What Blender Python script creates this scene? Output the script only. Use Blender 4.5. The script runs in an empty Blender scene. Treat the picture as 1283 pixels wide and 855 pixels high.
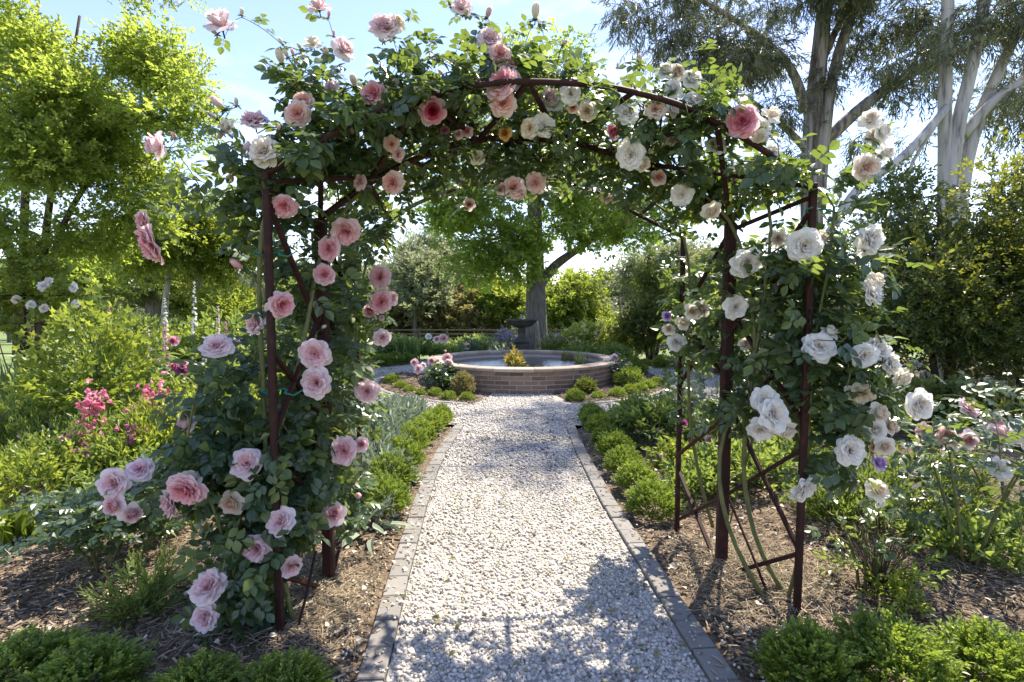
import bpy, bmesh, math
import numpy as np
from mathutils import Vector

sc = bpy.context.scene
# ------------------------------------------------------------------ camera
PITCH = math.radians(4.0); FPX = 670.0; CAMH = 1.5
cam_d = bpy.data.cameras.new("camera"); cam = bpy.data.objects.new("camera", cam_d)
sc.collection.objects.link(cam); sc.camera = cam
cam.location = (0, 0, CAMH); cam.rotation_euler = (math.radians(90) - PITCH, 0, 0)
cam_d.sensor_width = 36; cam_d.lens = 36 * FPX / 1283.0
cam_d.clip_start = 0.05; cam_d.clip_end = 2000
# ------------------------------------------------------------------ sky and sun
AZ = math.radians(39); EL = math.radians(57)
world = bpy.data.worlds.new("World"); sc.world = world; world.use_nodes = True
wn = world.node_tree.nodes; wl = world.node_tree.links
sky = wn.new('ShaderNodeTexSky'); sky.sky_type = 'NISHITA'; sky.sun_disc = False
sky.sun_elevation = EL; sky.sun_rotation = AZ; sky.air_density = 1.0; sky.dust_density = 0.1; sky.ozone_density = 3.0
tc = wn.new('ShaderNodeTexCoord'); mp = wn.new('ShaderNodeMapping'); mp.inputs['Scale'].default_value = (1.2, 1.2, 3.6)
mp.inputs['Location'].default_value = (0.35, 0.1, 0.2)
cn = wn.new('ShaderNodeTexNoise'); cn.inputs['Scale'].default_value = 1.9; cn.inputs['Detail'].default_value = 7; cn.inputs['Roughness'].default_value = 0.58
cr = wn.new('ShaderNodeValToRGB'); cr.color_ramp.elements[0].position = 0.52; cr.color_ramp.elements[1].position = 0.86
cr.color_ramp.elements[0].color = (0, 0, 0, 1); cr.color_ramp.elements[1].color = (0.85, 0.85, 0.85, 1)
cm = wn.new('ShaderNodeMixRGB'); cm.inputs[2].default_value = (5.6, 5.8, 6.3, 1)
wl.new(tc.outputs['Generated'], mp.inputs[0]); wl.new(mp.outputs[0], cn.inputs['Vector']); wl.new(cn.outputs['Fac'], cr.inputs[0])
tn = wn.new('ShaderNodeMixRGB'); tn.blend_type = 'MULTIPLY'; tn.inputs[0].default_value = 1; tn.inputs[2].default_value = (1.10, .93, .96, 1)
wl.new(sky.outputs[0], tn.inputs[1]); wl.new(cr.outputs[0], cm.inputs[0]); wl.new(tn.outputs[0], cm.inputs[1])
bg = wn['Background']; wl.new(cm.outputs[0], bg.inputs[0]); bg.inputs[1].default_value = 0.104
sun_d = bpy.data.lights.new("sun", 'SUN'); sun_d.energy = 3.55; sun_d.angle = math.radians(0.55); sun_d.color = (1.0, 0.90, 0.74)
sun = bpy.data.objects.new("sun", sun_d); sc.collection.objects.link(sun)
SUNV = Vector((math.sin(AZ) * math.cos(EL), math.cos(AZ) * math.cos(EL), math.sin(EL)))
sun.rotation_euler = (-SUNV).to_track_quat('-Z', 'Y').to_euler(); sun.location = SUNV * 60
sc.view_settings.view_transform = 'Standard'; sc.view_settings.look = 'None'
sc.view_settings.exposure = 1.88; sc.view_settings.gamma = 1.0; sc.view_settings.use_curve_mapping = False
try:
    sc.cycles.max_bounces = 8; sc.cycles.transparent_max_bounces = 8; sc.cycles.diffuse_bounces = 4
    sc.cycles.caustics_reflective = False; sc.cycles.caustics_refractive = False; sc.cycles.use_denoising = True
    sc.cycles.sample_clamp_indirect = 6
except Exception:
    pass

# ------------------------------------------------------------------ helpers
RNG = np.random.default_rng(11)
COL = sc.collection
CPI, SPI = math.cos(PITCH), math.sin(PITCH)

def at(px, py, Y):
    "world point seen at photo pixel (px, py) standing Y metres ahead"
    x = (px - 641.5) / FPX; y = -(py - 427.5) / FPX
    dy = CPI + y * SPI; dz = y * CPI - SPI; t = Y / dy
    return np.array([x * t, Y, CAMH + dz * t])

def gnd(px, py, z=0.0):
    x = (px - 641.5) / FPX; y = -(py - 427.5) / FPX
    dy = CPI + y * SPI; dz = y * CPI - SPI; t = (z - CAMH) / dz
    return np.array([x * t, dy * t, z])

def terrain(x, y):
    z = np.where(y > 14, -(np.minimum(y, 55) - 14) * 0.056, 0.0)
    return z

def norm(a):
    a = np.asarray(a, float)
    return a / np.maximum(np.linalg.norm(a, axis=-1, keepdims=True), 1e-9)

def mk(name, V, T, mat, parent=None, attr=None, smooth=False):
    V = np.asarray(V, np.float32).reshape(-1, 3)
    T = np.asarray(T, np.int32).reshape(-1, 3)
    if parent is not None:
        V = V - np.array(world_loc(parent), np.float32)
    me = bpy.data.meshes.new(name)
    me.vertices.add(len(V)); me.vertices.foreach_set("co", V.ravel())
    me.loops.add(T.size); me.loops.foreach_set("vertex_index", T.ravel())
    me.polygons.add(len(T)); me.polygons.foreach_set("loop_start", np.arange(0, T.size, 3, dtype=np.int32))
    me.polygons.foreach_set("use_smooth", np.full(len(T), smooth, dtype=bool))
    if attr is not None:
        a = me.attributes.new("var", 'FLOAT', 'POINT'); a.data.foreach_set("value", np.asarray(attr, np.float32))
    me.update(calc_edges=True)
    if mat is not None:
        me.materials.append(mat)
    o = bpy.data.objects.new(name, me); COL.objects.link(o)
    if parent is not None:
        o.parent = parent
    return o

def world_loc(o):
    p = Vector(o.location)
    while o.parent is not None:
        o = o.parent; p = p + Vector(o.location)
    return p

def thing(name, label, cat, loc, group=None):
    o = bpy.data.objects.new(name, None); COL.objects.link(o); o.location = tuple(float(v) for v in loc)
    o.empty_display_size = 0.1
    tag(o, label, cat, group); return o

def tag(o, label=None, cat=None, group=None, kind=None):
    if label: o['label'] = label
    if cat: o['category'] = cat
    if group: o['group'] = group
    if kind: o['kind'] = kind
    return o

def dup(root, loc, rz=0.0, s=1.0, label=None, group=None):
    def cpy(o, par):
        c = o.copy(); COL.objects.link(c)
        if par is not None: c.parent = par
        for ch in o.children: cpy(ch, c)
        return c
    r = cpy(root, None); r.location = tuple(float(v) for v in loc); r.rotation_euler = (0, 0, rz)
    r.scale = (s, s, s) if np.isscalar(s) else s
    if label: r['label'] = label
    if group: r['group'] = group
    return r

class Acc:
    def __init__(s): s.V, s.T, s.A, s.n = [], [], [], 0
    def add(s, V, T, a=0.5):
        V = np.asarray(V, float).reshape(-1, 3); T = np.asarray(T, int).reshape(-1, 3)
        s.V.append(V); s.T.append(T + s.n); s.n += len(V)
        s.A.append(np.full(len(V), a) if np.isscalar(a) else np.asarray(a, float)); return s
    def build(s, name, mat, parent=None, smooth=False):
        if not s.V: return None
        return mk(name, np.concatenate(s.V), np.concatenate(s.T), mat, parent, np.concatenate(s.A), smooth)

def tube(pts, rad, sides=6, cap=True):
    P = np.asarray(pts, float); n = len(P)
    R = np.full(n, rad) if np.isscalar(rad) else np.asarray(rad, float)
    tg = np.zeros_like(P); tg[1:-1] = P[2:] - P[:-2]; tg[0] = P[1] - P[0]; tg[-1] = P[-1] - P[-2]; tg = norm(tg)
    u = np.cross(tg[0], [0, 0, 1.0])
    if np.linalg.norm(u) < 1e-3: u = np.cross(tg[0], [1.0, 0, 0])
    u = u / np.linalg.norm(u); V = []
    ang = np.arange(sides) * 2 * math.pi / sides; ca, sa = np.cos(ang)[:, None], np.sin(ang)[:, None]
    for i in range(n):
        u = u - tg[i] * np.dot(u, tg[i]); u = u / max(np.linalg.norm(u), 1e-9); w = np.cross(tg[i], u)
        V.append(P[i] + R[i] * (ca * u + sa * w))
    V = np.concatenate(V); T = []
    k = np.arange(sides); k2 = (k + 1) % sides
    for i in range(n - 1):
        a, b = i * sides, (i + 1) * sides
        T.append(np.stack([a + k, a + k2, b + k2], 1)); T.append(np.stack([a + k, b + k2, b + k], 1))
    if cap:
        for e, c in ((0, P[0]), (n - 1, P[-1])):
            V = np.concatenate([V, c[None]]); m = len(V) - 1; a = e * sides
            T.append(np.stack([np.full(sides, m), a + (k2 if e == 0 else k), a + (k if e == 0 else k2)], 1))
    return V, np.concatenate(T)

def lathe(prof, c=(0, 0, 0), n=40, a0=0, a1=2 * math.pi):
    prof = np.asarray(prof, float); full = abs(a1 - a0 - 2 * math.pi) < 1e-6
    ang = np.linspace(a0, a1, n + 1)[: n if full else n + 1]; m = len(ang); k = len(prof)
    V = np.stack([np.outer(np.cos(ang), prof[:, 0]), np.outer(np.sin(ang), prof[:, 0]), np.tile(prof[:, 1], (m, 1))], -1).reshape(-1, 3) + np.array(c)
    T = []
    for i in range(n):
        j = (i + 1) % m
        for q in range(k - 1):
            a, b, d, e = i * k + q, j * k + q, j * k + q + 1, i * k + q + 1
            T += [(a, b, d), (a, d, e)]
    return V, np.array(T)

def bm_template(fn):
    bm = bmesh.new(); fn(bm); bmesh.ops.triangulate(bm, faces=bm.faces); bm.verts.ensure_lookup_table()
    V = np.array([v.co[:] for v in bm.verts]); T = np.array([[v.index for v in f.verts] for f in bm.faces]); bm.free(); return V, T

def _bev(bm):
    bmesh.ops.create_cube(bm, size=1.0)
def cbox(l, w, h, b=0.006):
    def f(bm):
        bmesh.ops.create_cube(bm, size=1.0)
        bmesh.ops.scale(bm, vec=(l, w, h), verts=bm.verts)
        bmesh.ops.bevel(bm, geom=list(bm.edges), offset=b, segments=1, affect='EDGES')
    return bm_template(f)

def xf(VT, c, rz=0.0, tilt=0.0):
    V, T = VT; ca, sa = math.cos(rz), math.sin(rz)
    R = np.array([[ca, -sa, 0], [sa, ca, 0], [0, 0, 1.0]])
    if tilt:
        ct, st = math.cos(tilt), math.sin(tilt); R = R @ np.array([[1, 0, 0], [0, ct, -st], [0, st, ct]])
    return V @ R.T + np.array(c), T

def bar(a, b, w, h):
    "flat or square bar from a to b"
    a = np.asarray(a, float); b = np.asarray(b, float); d = b - a; L = np.linalg.norm(d); y = d / L
    up = np.array([0, 0, 1.0]) if abs(y[2]) < 0.9 else np.array([0, -1.0, 0])
    x = norm(np.cross(y, up)); z = np.cross(x, y)
    V, T = cbox(w, L, h, min(w, h) * 0.18)
    return V @ np.stack([x, y, z]) + (a + b) / 2, T

# ------------------------------------------------------------------ leaf templates:  (V, T, var offset per vertex); local x side, y axis, z normal
def leaf2(w=0.5, fold=0.12):
    return np.array([[0, 0, 0], [w / 2, .45, fold], [0, 1, -.05], [-w / 2, .45, fold]]), np.array([[0, 1, 2], [0, 2, 3]])
def leaf_oval(w=0.66, fold=0.12, droop=0.18, n=3):
    ys = np.linspace(0, 1, n + 2)
    prof = {3: [0, .72, 1.0, .66, 0], 2: [0, 1.0, .8, 0], 4: [0, .6, .98, .92, .55, 0]}[n]
    V = []; 
    for y, p in zip(ys, prof):
        z = -droop * y * y
        if p == 0: V.append([0, y, z])
        else: V += [[-w / 2 * p, y, z + fold * p], [0, y, z], [w / 2 * p, y, z + fold * p]]
    T = [(0, 2, 1), (0, 3, 2)]; b = 1
    for i in range(n - 1):
        a, c = b, b + 3
        T += [(a, a + 1, c + 1), (a, c + 1, c), (a + 1, a + 2, c + 2), (a + 1, c + 2, c + 1)]; b = c
    e = len(V) - 1; T += [(b, b + 1, e), (b + 1, b + 2, e)]
    return np.array(V, float), np.array(T)
def leaf_lobed():
    "maple-like five-pointed leaf"
    r = np.array([.15, .45, .38, .85, .45, 1.0, .45, .85, .38, .45]); a = np.radians([-90, -40, -5, 20, 55, 90, 125, 160, 185, 220])
    V = np.stack([r * np.cos(a) * .62, r * np.sin(a) * .62 + .4, -.12 * r ** 2], 1)
    V = np.vstack([V, [[0, .35, .05]]]); k = np.arange(10)
    return V, np.stack([np.full(10, 10), k, (k + 1) % 10], 1)
def strap(w=0.06, bend=0.5, n=5):
    V = []; 
    for i in range(n + 1):
        t = i / n; a = bend * t * 1.6; y = t * math.cos(a * .6); z = -bend * t * t * .6
        ww = w / 2 * (1 - t ** 2.2) + .002
        V += [[-ww, y, z + ww * .3], [0, y, z], [ww, y, z + ww * .3]]
    T = []
    for i in range(n):
        a = i * 3; c = a + 3
        T += [(a, a + 1, c + 1), (a, c + 1, c), (a + 1, a + 2, c + 2), (a + 1, c + 2, c + 1)]
    return np.array(V), np.array(T)

def place(VT, P, A, N, S, var):
    "instances of one template, merged. P,A,N (n,3), S (n,), var (n,) -> V,T,attr"
    V, T = VT[0], VT[1]; off = VT[2] if len(VT) > 2 else np.zeros(len(V))
    A = norm(A); N = N - A * np.sum(A * N, 1, keepdims=True); N = norm(N); X = np.cross(A, N)
    R = np.stack([X, A, N], 1)                                   # rows
    n = len(P); S = np.broadcast_to(S, (n,))
    W = np.einsum('vk,nkj->nvj', V, R) * S[:, None, None] + P[:, None, :]
    TT = T[None] + (np.arange(n) * len(V))[:, None, None]
    at_ = np.clip(np.broadcast_to(var, (n,))[:, None] + off[None], 0, 1)
    return W.reshape(-1, 3), TT.reshape(-1, 3), at_.reshape(-1)

def scatter(acc, tmpls, P, A, N, S, var):
    n = len(P)
    if n == 0: return
    S = np.broadcast_to(S, (n,)); var = np.broadcast_to(var, (n,))
    ch = RNG.integers(0, len(tmpls), n)
    for i, t in enumerate(tmpls):
        m = ch == i
        if m.any():
            V, T, a = place(t, P[m], A[m], N[m], S[m], var[m]); acc.add(V, T, a)

def rdir(n, zlo=-1.0, zhi=1.0):
    z = RNG.uniform(zlo, zhi, n); a = RNG.uniform(0, 2 * math.pi, n); r = np.sqrt(np.maximum(0, 1 - z * z))
    return np.stack([r * np.cos(a), r * np.sin(a), z], 1)

def spray(leaf, n, length, size, spread=1.0, hang=0.0, rng=None):
    "a twig of n leaves as a template (unit: metres)"
    rng = rng or RNG; acc = Acc()
    for i in range(n):
        t = (i + .6) / n; a = i * 2.4 + rng.uniform(-.4, .4)
        d = np.array([math.cos(a) * spread, .75 + rng.uniform(-.2, .3), math.sin(a) * .6 * spread - hang])
        P = np.array([[0, t * length, 0]]); V, T, _ = place(leaf, P, d[None], np.array([[rng.normal() * .3, -.2, 1.0]]), np.array([size * rng.uniform(.7, 1.15)]), np.array([0]))
        acc.add(V, T, rng.uniform(-.18, .18) + (t - .55) * .45)
    V, T = tube([[0, 0, 0], [0, length * .95, 0]], [size * .05, size * .02], 3, False); acc.add(V, T, -.3)
    return np.concatenate(acc.V), np.concatenate(acc.T), np.concatenate(acc.A)

def compound(leaflet, n=5, L=1.0):
    acc = Acc(); V, T = leaflet
    spots = [(0, .98, 0), (.1, .66, .95), (-.1, .66, -.95), (.08, .3, 1.0), (-.08, .3, -1.0)][:n]
    for k, (x, y, s) in enumerate(spots):
        d = np.array([math.sin(s), math.cos(s), -.12]); sz = .42 if k else .48
        W, TT, _ = place((V, T), np.array([[x * .2, y * .62, 0]]), d[None], np.array([[RNG.normal() * .25, 0, 1.0]]), np.array([sz * RNG.uniform(.85, 1.1)]), np.array([0]))
        acc.add(W, TT, RNG.uniform(-.12, .12))
    W, TT = tube([[0, 0, 0], [0, .62, -.01]], [.012, .007], 3, False); acc.add(W, TT, -.2)
    return np.concatenate(acc.V) * L, np.concatenate(acc.T), np.concatenate(acc.A)

# ------------------------------------------------------------------ materials
def newmat(name):
    m = bpy.data.materials.new(name); m.use_nodes = True; nt = m.node_tree
    return m, nt.nodes, nt.links, nt.nodes['Principled BSDF']
def ramp(n, stops):
    r = n.new('ShaderNodeValToRGB'); e = r.color_ramp.elements
    while len(e) < len(stops): e.new(0.5)
    for k, (p, c) in enumerate(stops): e[k].position = p; e[k].color = (*c, 1)
    return r
def leafmat(name, dark, mid, light, trans, tf=0.4, rough=0.42, spec=0.5):
    m, n, l, b = newmat(name)
    a = n.new('ShaderNodeAttribute'); a.attribute_name = 'var'
    r = ramp(n, [(0.0, dark), (0.5, mid), (1.0, light)]); l.new(a.outputs['Fac'], r.inputs[0])
    l.new(r.outputs[0], b.inputs['Base Color']); b.inputs['Roughness'].default_value = rough; b.inputs['Specular IOR Level'].default_value = spec
    t = n.new('ShaderNodeBsdfTranslucent'); hs = n.new('ShaderNodeMixRGB'); hs.blend_type = 'MULTIPLY'; hs.inputs[0].default_value = .55
    k = max(max(light), 1e-3); hs.inputs[1].default_value = (*trans, 1)
    r2 = ramp(n, [(0.0, (.45, .5, .45)), (1.0, (1.2, 1.15, 1.0))]); l.new(a.outputs['Fac'], r2.inputs[0]); l.new(r2.outputs[0], hs.inputs[2])
    l.new(hs.outputs[0], t.inputs[0])
    mx = n.new('ShaderNodeMixShader'); mx.inputs[0].default_value = tf
    l.new(b.outputs[0], mx.inputs[1]); l.new(t.outputs[0], mx.inputs[2]); l.new(mx.outputs[0], n['Material Output'].inputs[0])
    return m
def varmat(name, stops, rough=0.8, bump=0.0, bscale=60, spec=0.3):
    "colour runs along the per-piece attribute 'var' plus fine noise"
    m, n, l, b = newmat(name)
    a = n.new('ShaderNodeAttribute'); a.attribute_name = 'var'
    nz = n.new('ShaderNodeTexNoise'); nz.inputs['Scale'].default_value = bscale; nz.inputs['Detail'].default_value = 4
    g = n.new('ShaderNodeTexCoord'); l.new(g.outputs['Object'], nz.inputs['Vector'])
    ad = n.new('ShaderNodeMath'); ad.operation = 'MULTIPLY_ADD'; ad.inputs[1].default_value = .35; l.new(nz.outputs['Fac'], ad.inputs[0])
    sb = n.new('ShaderNodeMath'); sb.operation = 'SUBTRACT'; sb.inputs[1].default_value = .175; l.new(a.outputs['Fac'], sb.inputs[0]); l.new(sb.outputs[0], ad.inputs[2])
    r = ramp(n, stops); l.new(ad.outputs[0], r.inputs[0]); l.new(r.outputs[0], b.inputs['Base Color'])
    b.inputs['Roughness'].default_value = rough; b.inputs['Specular IOR Level'].default_value = spec
    if bump:
        bp = n.new('ShaderNodeBump'); bp.inputs['Strength'].default_value = bump; bp.inputs['Distance'].default_value = .01
        l.new(nz.outputs['Fac'], bp.inputs['Height']); l.new(bp.outputs[0], b.inputs['Normal'])
    return m
def noisemat(name, stops, scale=8, rough=0.85, bump=0.3, stretch=(1, 1, 1), detail=8, dist=.02, spec=.3, metal=0):
    m, n, l, b = newmat(name)
    g = n.new('ShaderNodeTexCoord'); mpp = n.new('ShaderNodeMapping'); mpp.inputs['Scale'].default_value = stretch
    l.new(g.outputs['Object'], mpp.inputs[0])
    nz = n.new('ShaderNodeTexNoise'); nz.inputs['Scale'].default_value = scale; nz.inputs['Detail'].default_value = detail; nz.inputs['Roughness'].default_value = .62
    l.new(mpp.outputs[0], nz.inputs['Vector'])
    r = ramp(n, stops); l.new(nz.outputs['Fac'], r.inputs[0]); l.new(r.outputs[0], b.inputs['Base Color'])
    b.inputs['Roughness'].default_value = rough; b.inputs['Specular IOR Level'].default_value = spec; b.inputs['Metallic'].default_value = metal
    if bump:
        bp = n.new('ShaderNodeBump'); bp.inputs['Strength'].default_value = bump; bp.inputs['Distance'].default_value = dist
        l.new(nz.outputs['Fac'], bp.inputs['Height']); l.new(bp.outputs[0], b.inputs['Normal'])
    return m
def petalmat(name, inner, outer, edge, trans=.42):
    m, n, l, b = newmat(name)
    a = n.new('ShaderNodeAttribute'); a.attribute_name = 'var'
    r = ramp(n, [(0.0, (.05, .10, .025)), (0.04, (.06, .12, .03)), (0.06, inner), (0.5, tuple((np.array(inner) + np.array(outer)) / 2)), (0.8, outer), (1.0, edge)])
    nz = n.new('ShaderNodeTexNoise'); nz.inputs['Scale'].default_value = 25; g = n.new('ShaderNodeTexCoord'); l.new(g.outputs['Object'], nz.inputs['Vector'])
    l.new(a.outputs['Fac'], r.inputs[0])
    oi = n.new('ShaderNodeObjectInfo'); hv = n.new('ShaderNodeHueSaturation')
    mr = n.new('ShaderNodeMapRange'); mr.inputs[3].default_value = .8; mr.inputs[4].default_value = 1.15; l.new(oi.outputs['Random'], mr.inputs[0])
    l.new(mr.outputs[0], hv.inputs['Saturation']); l.new(r.outputs[0], hv.inputs['Color'])
    l.new(hv.outputs[0], b.inputs['Base Color']); b.inputs['Roughness'].default_value = .6; b.inputs['Specular IOR Level'].default_value = .25
    t = n.new('ShaderNodeBsdfTranslucent'); l.new(hv.outputs[0], t.inputs[0])
    mx = n.new('ShaderNodeMixShader'); mx.inputs[0].default_value = trans
    l.new(b.outputs[0], mx.inputs[1]); l.new(t.outputs[0], mx.inputs[2]); l.new(mx.outputs[0], n['Material Output'].inputs[0])
    return m

M = {}
M['rose_leaf'] = leafmat('rose_leaf', (.028, .056, .034), (.056, .10, .055), (.14, .19, .055), (.28, .38, .06), .36, .33, .6)
M['lime_leaf'] = leafmat('lime_leaf', (.075, .12, .02), (.15, .21, .03), (.28, .33, .05), (.44, .52, .07), .46)
M['tree_leaf'] = leafmat('tree_leaf', (.075, .115, .025), (.145, .20, .042), (.26, .31, .06), (.52, .64, .10), .56, .45)
M['plane_leaf'] = leafmat('plane_leaf', (.055, .10, .024), (.10, .165, .034), (.20, .26, .05), (.46, .60, .09), .56)
M['gum_leaf'] = leafmat('gum_leaf', (.075, .09, .06), (.135, .15, .10), (.21, .22, .14), (.24, .27, .12), .36, .4)
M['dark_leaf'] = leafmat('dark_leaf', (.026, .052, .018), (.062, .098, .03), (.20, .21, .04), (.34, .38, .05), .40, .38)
M['olive_leaf'] = leafmat('olive_leaf', (.11, .105, .045), (.20, .185, .075), (.31, .27, .11), (.36, .33, .11), .42)
M['far_hazed_leaf'] = leafmat('far_hazed_leaf', (.12, .14, .085), (.20, .225, .13), (.30, .31, .17), (.34, .38, .18), .42)  # lightened greens put distance haze into the leaf colour
M['box_leaf'] = leafmat('box_leaf', (.03, .065, .014), (.10, .165, .026), (.27, .34, .05), (.38, .50, .06), .42, .42)
M['grey_leaf'] = leafmat('grey_leaf', (.14, .18, .13), (.25, .30, .22), (.38, .42, .33), (.28, .34, .20), .25, .7, .2)
M['garden_leaf'] = leafmat('garden_leaf', (.04, .08, .024), (.095, .155, .038), (.20, .26, .06), (.34, .44, .08), .42)
M['bark_grey'] = noisemat('bark_grey', [(.25, (.05, .045, .04)), (.5, (.14, .125, .11)), (.75, (.25, .225, .20))], 5, .9, .8, (5, 5, .7), dist=.05)
M['bark_gum'] = noisemat('bark_gum', [(.30, (.10, .09, .085)), (.46, (.36, .345, .335)), (.7, (.50, .485, .475)), (.85, (.20, .165, .14))], 2.2, .8, .25, (3, 3, .35), dist=.03)
M['bark_ragged'] = noisemat('bark_ragged', [(.32, (.055, .047, .043)), (.47, (.17, .15, .14)), (.56, (.34, .325, .315)), (.8, (.46, .445, .435))], 2.0, .85, .6, (4, 4, .3), dist=.05)
M['bark_brown'] = noisemat('bark_brown', [(.3, (.045, .032, .022)), (.7, (.14, .105, .075))], 8, .9, .6, (4, 4, .8), dist=.03)
M['cane'] = noisemat('cane', [(.35, (.075, .085, .03)), (.6, (.13, .14, .045)), (.8, (.13, .09, .05))], 14, .6, .15)
M['rust'] = noisemat('rust', [(.3, (.016, .007, .006)), (.55, (.032, .010, .008)), (.75, (.07, .024, .014))], 22, .7, .25, dist=.004, spec=.25)
M['soil'] = noisemat('soil', [(.25, (.055, .038, .026)), (.45, (.11, .08, .055)), (.62, (.20, .15, .10)), (.8, (.30, .235, .16))], 26, .95, .8, dist=.03, detail=12)
M['chips'] = varmat('chips', [(0, (.035, .026, .018)), (.36, (.13, .098, .07)), (.66, (.30, .235, .17)), (1, (.50, .42, .32))], .9)
M['straw'] = varmat('straw', [(0, (.13, .10, .065)), (.5, (.29, .235, .16)), (1, (.48, .41, .29))], .9)
M['gravel'] = varmat('gravel', [(0, (.13, .115, .095)), (.2, (.33, .305, .27)), (.5, (.47, .44, .40)), (1, (.60, .57, .53))], .85, .2, 90)
M['paver'] = varmat('paver', [(0, (.12, .11, .10)), (.3, (.18, .17, .16)), (.6, (.215, .205, .195)), (1, (.29, .275, .26))], .95, .5, 17)
M['brick'] = varmat('brick', [(0, (.10, .064, .046)), (.35, (.175, .115, .08)), (.7, (.25, .175, .12)), (1, (.34, .26, .19))], .9, .4, 40)
M['coping'] = varmat('coping', [(0, (.20, .15, .12)), (.5, (.32, .255, .205)), (1, (.44, .37, .30))], .85, .3, 25)
M['mortar'] = noisemat('mortar', [(.3, (.36, .31, .27)), (.7, (.52, .46, .40))], 30, .95, .3)
M['stone'] = noisemat('stone', [(.3, (.03, .03, .027)), (.55, (.065, .063, .056)), (.75, (.14, .13, .11))], 9, .85, .5, dist=.02)
M['timber'] = noisemat('timber', [(.3, (.06, .042, .032)), (.7, (.15, .115, .09))], 6, .85, .3, (1, 1, 6))
M['tie'] = noisemat('tie', [(.3, (.01, .10, .075)), (.7, (.02, .17, .12))], 10, .7, 0)
M['pond_plant'] = leafmat('pond_plant', (.10, .09, .02), (.24, .21, .035), (.34, .24, .06), (.5, .42, .05), .4)
# petals
M['pink'] = petalmat('pink_petal', (.76, .29, .33), (.82, .50, .54), (.83, .64, .65))
M['pale'] = petalmat('pale_pink_petal', (.79, .46, .49), (.82, .63, .65), (.84, .73, .74))
M['cream'] = petalmat('cream_petal', (.81, .66, .52), (.84, .78, .67), (.85, .81, .73))
M['white'] = petalmat('white_petal', (.83, .77, .69), (.85, .83, .79), (.86, .85, .82))
M['deep'] = petalmat('deep_pink_petal', (.62, .06, .12), (.72, .24, .34), (.80, .58, .62))
M['peach'] = petalmat('peach_petal', (.78, .36, .33), (.83, .57, .53), (.84, .70, .65))
M['gold'] = petalmat('gold_petal', (.62, .26, .05), (.70, .42, .12), (.72, .50, .22))
M['lilac'] = petalmat('lilac_petal', (.42, .26, .55), (.52, .38, .66), (.66, .56, .76))
M['crimson'] = petalmat('crimson_petal', (.60, .08, .20), (.70, .22, .36), (.78, .45, .54))
M['magenta'] = petalmat('magenta_petal', (.45, .06, .26), (.60, .16, .38), (.70, .38, .54))
M['violet'] = petalmat('violet_petal', (.10, .06, .30), (.17, .11, .42), (.28, .20, .55))
M['yellow'] = petalmat('yellow_petal', (.75, .38, .02), (.80, .50, .03), (.80, .60, .10))
m_, n_, l_, b_ = newmat('water')
b_.inputs['Base Color'].default_value = (.028, .034, .026, 1); b_.inputs['Roughness'].default_value = .06; b_.inputs['IOR'].default_value = 1.33
g_ = n_.new('ShaderNodeTexCoord'); z_ = n_.new('ShaderNodeTexNoise'); z_.inputs['Scale'].default_value = 9; z_.inputs['Detail'].default_value = 4
bp_ = n_.new('ShaderNodeBump'); bp_.inputs['Strength'].default_value = .5; bp_.inputs['Distance'].default_value = .03
l_.new(g_.outputs['Object'], z_.inputs['Vector']); l_.new(z_.outputs['Fac'], bp_.inputs['Height']); l_.new(bp_.outputs[0], b_.inputs['Normal']); M['water'] = m_
m_, n_, l_, b_ = newmat('falling_water')
b_.inputs['Base Color'].default_value = (.85, .9, .95, 1); b_.inputs['Roughness'].default_value = .15; b_.inputs['Transmission Weight'].default_value = .75; b_.inputs['IOR'].default_value = 1.33; M['spray'] = m_
# lawn and soil sheet of the wide ground
m_, n_, l_, b_ = newmat('lawn_ground')
g_ = n_.new('ShaderNodeTexCoord'); z_ = n_.new('ShaderNodeTexNoise'); z_.inputs['Scale'].default_value = .6; z_.inputs['Detail'].default_value = 9
l_.new(g_.outputs['Object'], z_.inputs['Vector'])
r_ = ramp(n_, [(.3, (.06, .10, .022)), (.5, (.11, .155, .035)), (.65, (.17, .19, .06)), (.8, (.24, .21, .10))]); l_.new(z_.outputs['Fac'], r_.inputs[0]); l_.new(r_.outputs[0], b_.inputs['Base Color'])
b_.inputs['Roughness'].default_value = .95; M['lawn'] = m_
m_, n_, l_, b_ = newmat('gravel_bed')
g_ = n_.new('ShaderNodeTexCoord'); v_ = n_.new('ShaderNodeTexVoronoi'); v_.inputs['Scale'].default_value = 48
l_.new(g_.outputs['Object'], v_.inputs['Vector']); 
sx_ = n_.new('ShaderNodeSeparateColor'); l_.new(v_.outputs['Color'], sx_.inputs[0])
r_ = ramp(n_, [(0, (.22, .20, .175)), (.3, (.38, .355, .32)), (1, (.53, .50, .46))]); l_.new(sx_.outputs[0], r_.inputs[0])
r2_ = ramp(n_, [(.2, (1, 1, 1)), (.75, (.35, .33, .31))]); l_.new(v_.outputs['Distance'], r2_.inputs[0])
mm_ = n_.new('ShaderNodeMixRGB'); mm_.blend_type = 'MULTIPLY'; mm_.inputs[0].default_value = .6; l_.new(r_.outputs[0], mm_.inputs[1]); l_.new(r2_.outputs[0], mm_.inputs[2])
l_.new(mm_.outputs[0], b_.inputs['Base Color']); bp_ = n_.new('ShaderNodeBump'); bp_.invert = True; bp_.inputs['Strength'].default_value = .8; bp_.inputs['Distance'].default_value = .012
l_.new(v_.outputs['Distance'], bp_.inputs['Height']); l_.new(bp_.outputs[0], b_.inputs['Normal']); b_.inputs['Roughness'].default_value = .9; M['gravel_bed'] = m_

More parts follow.
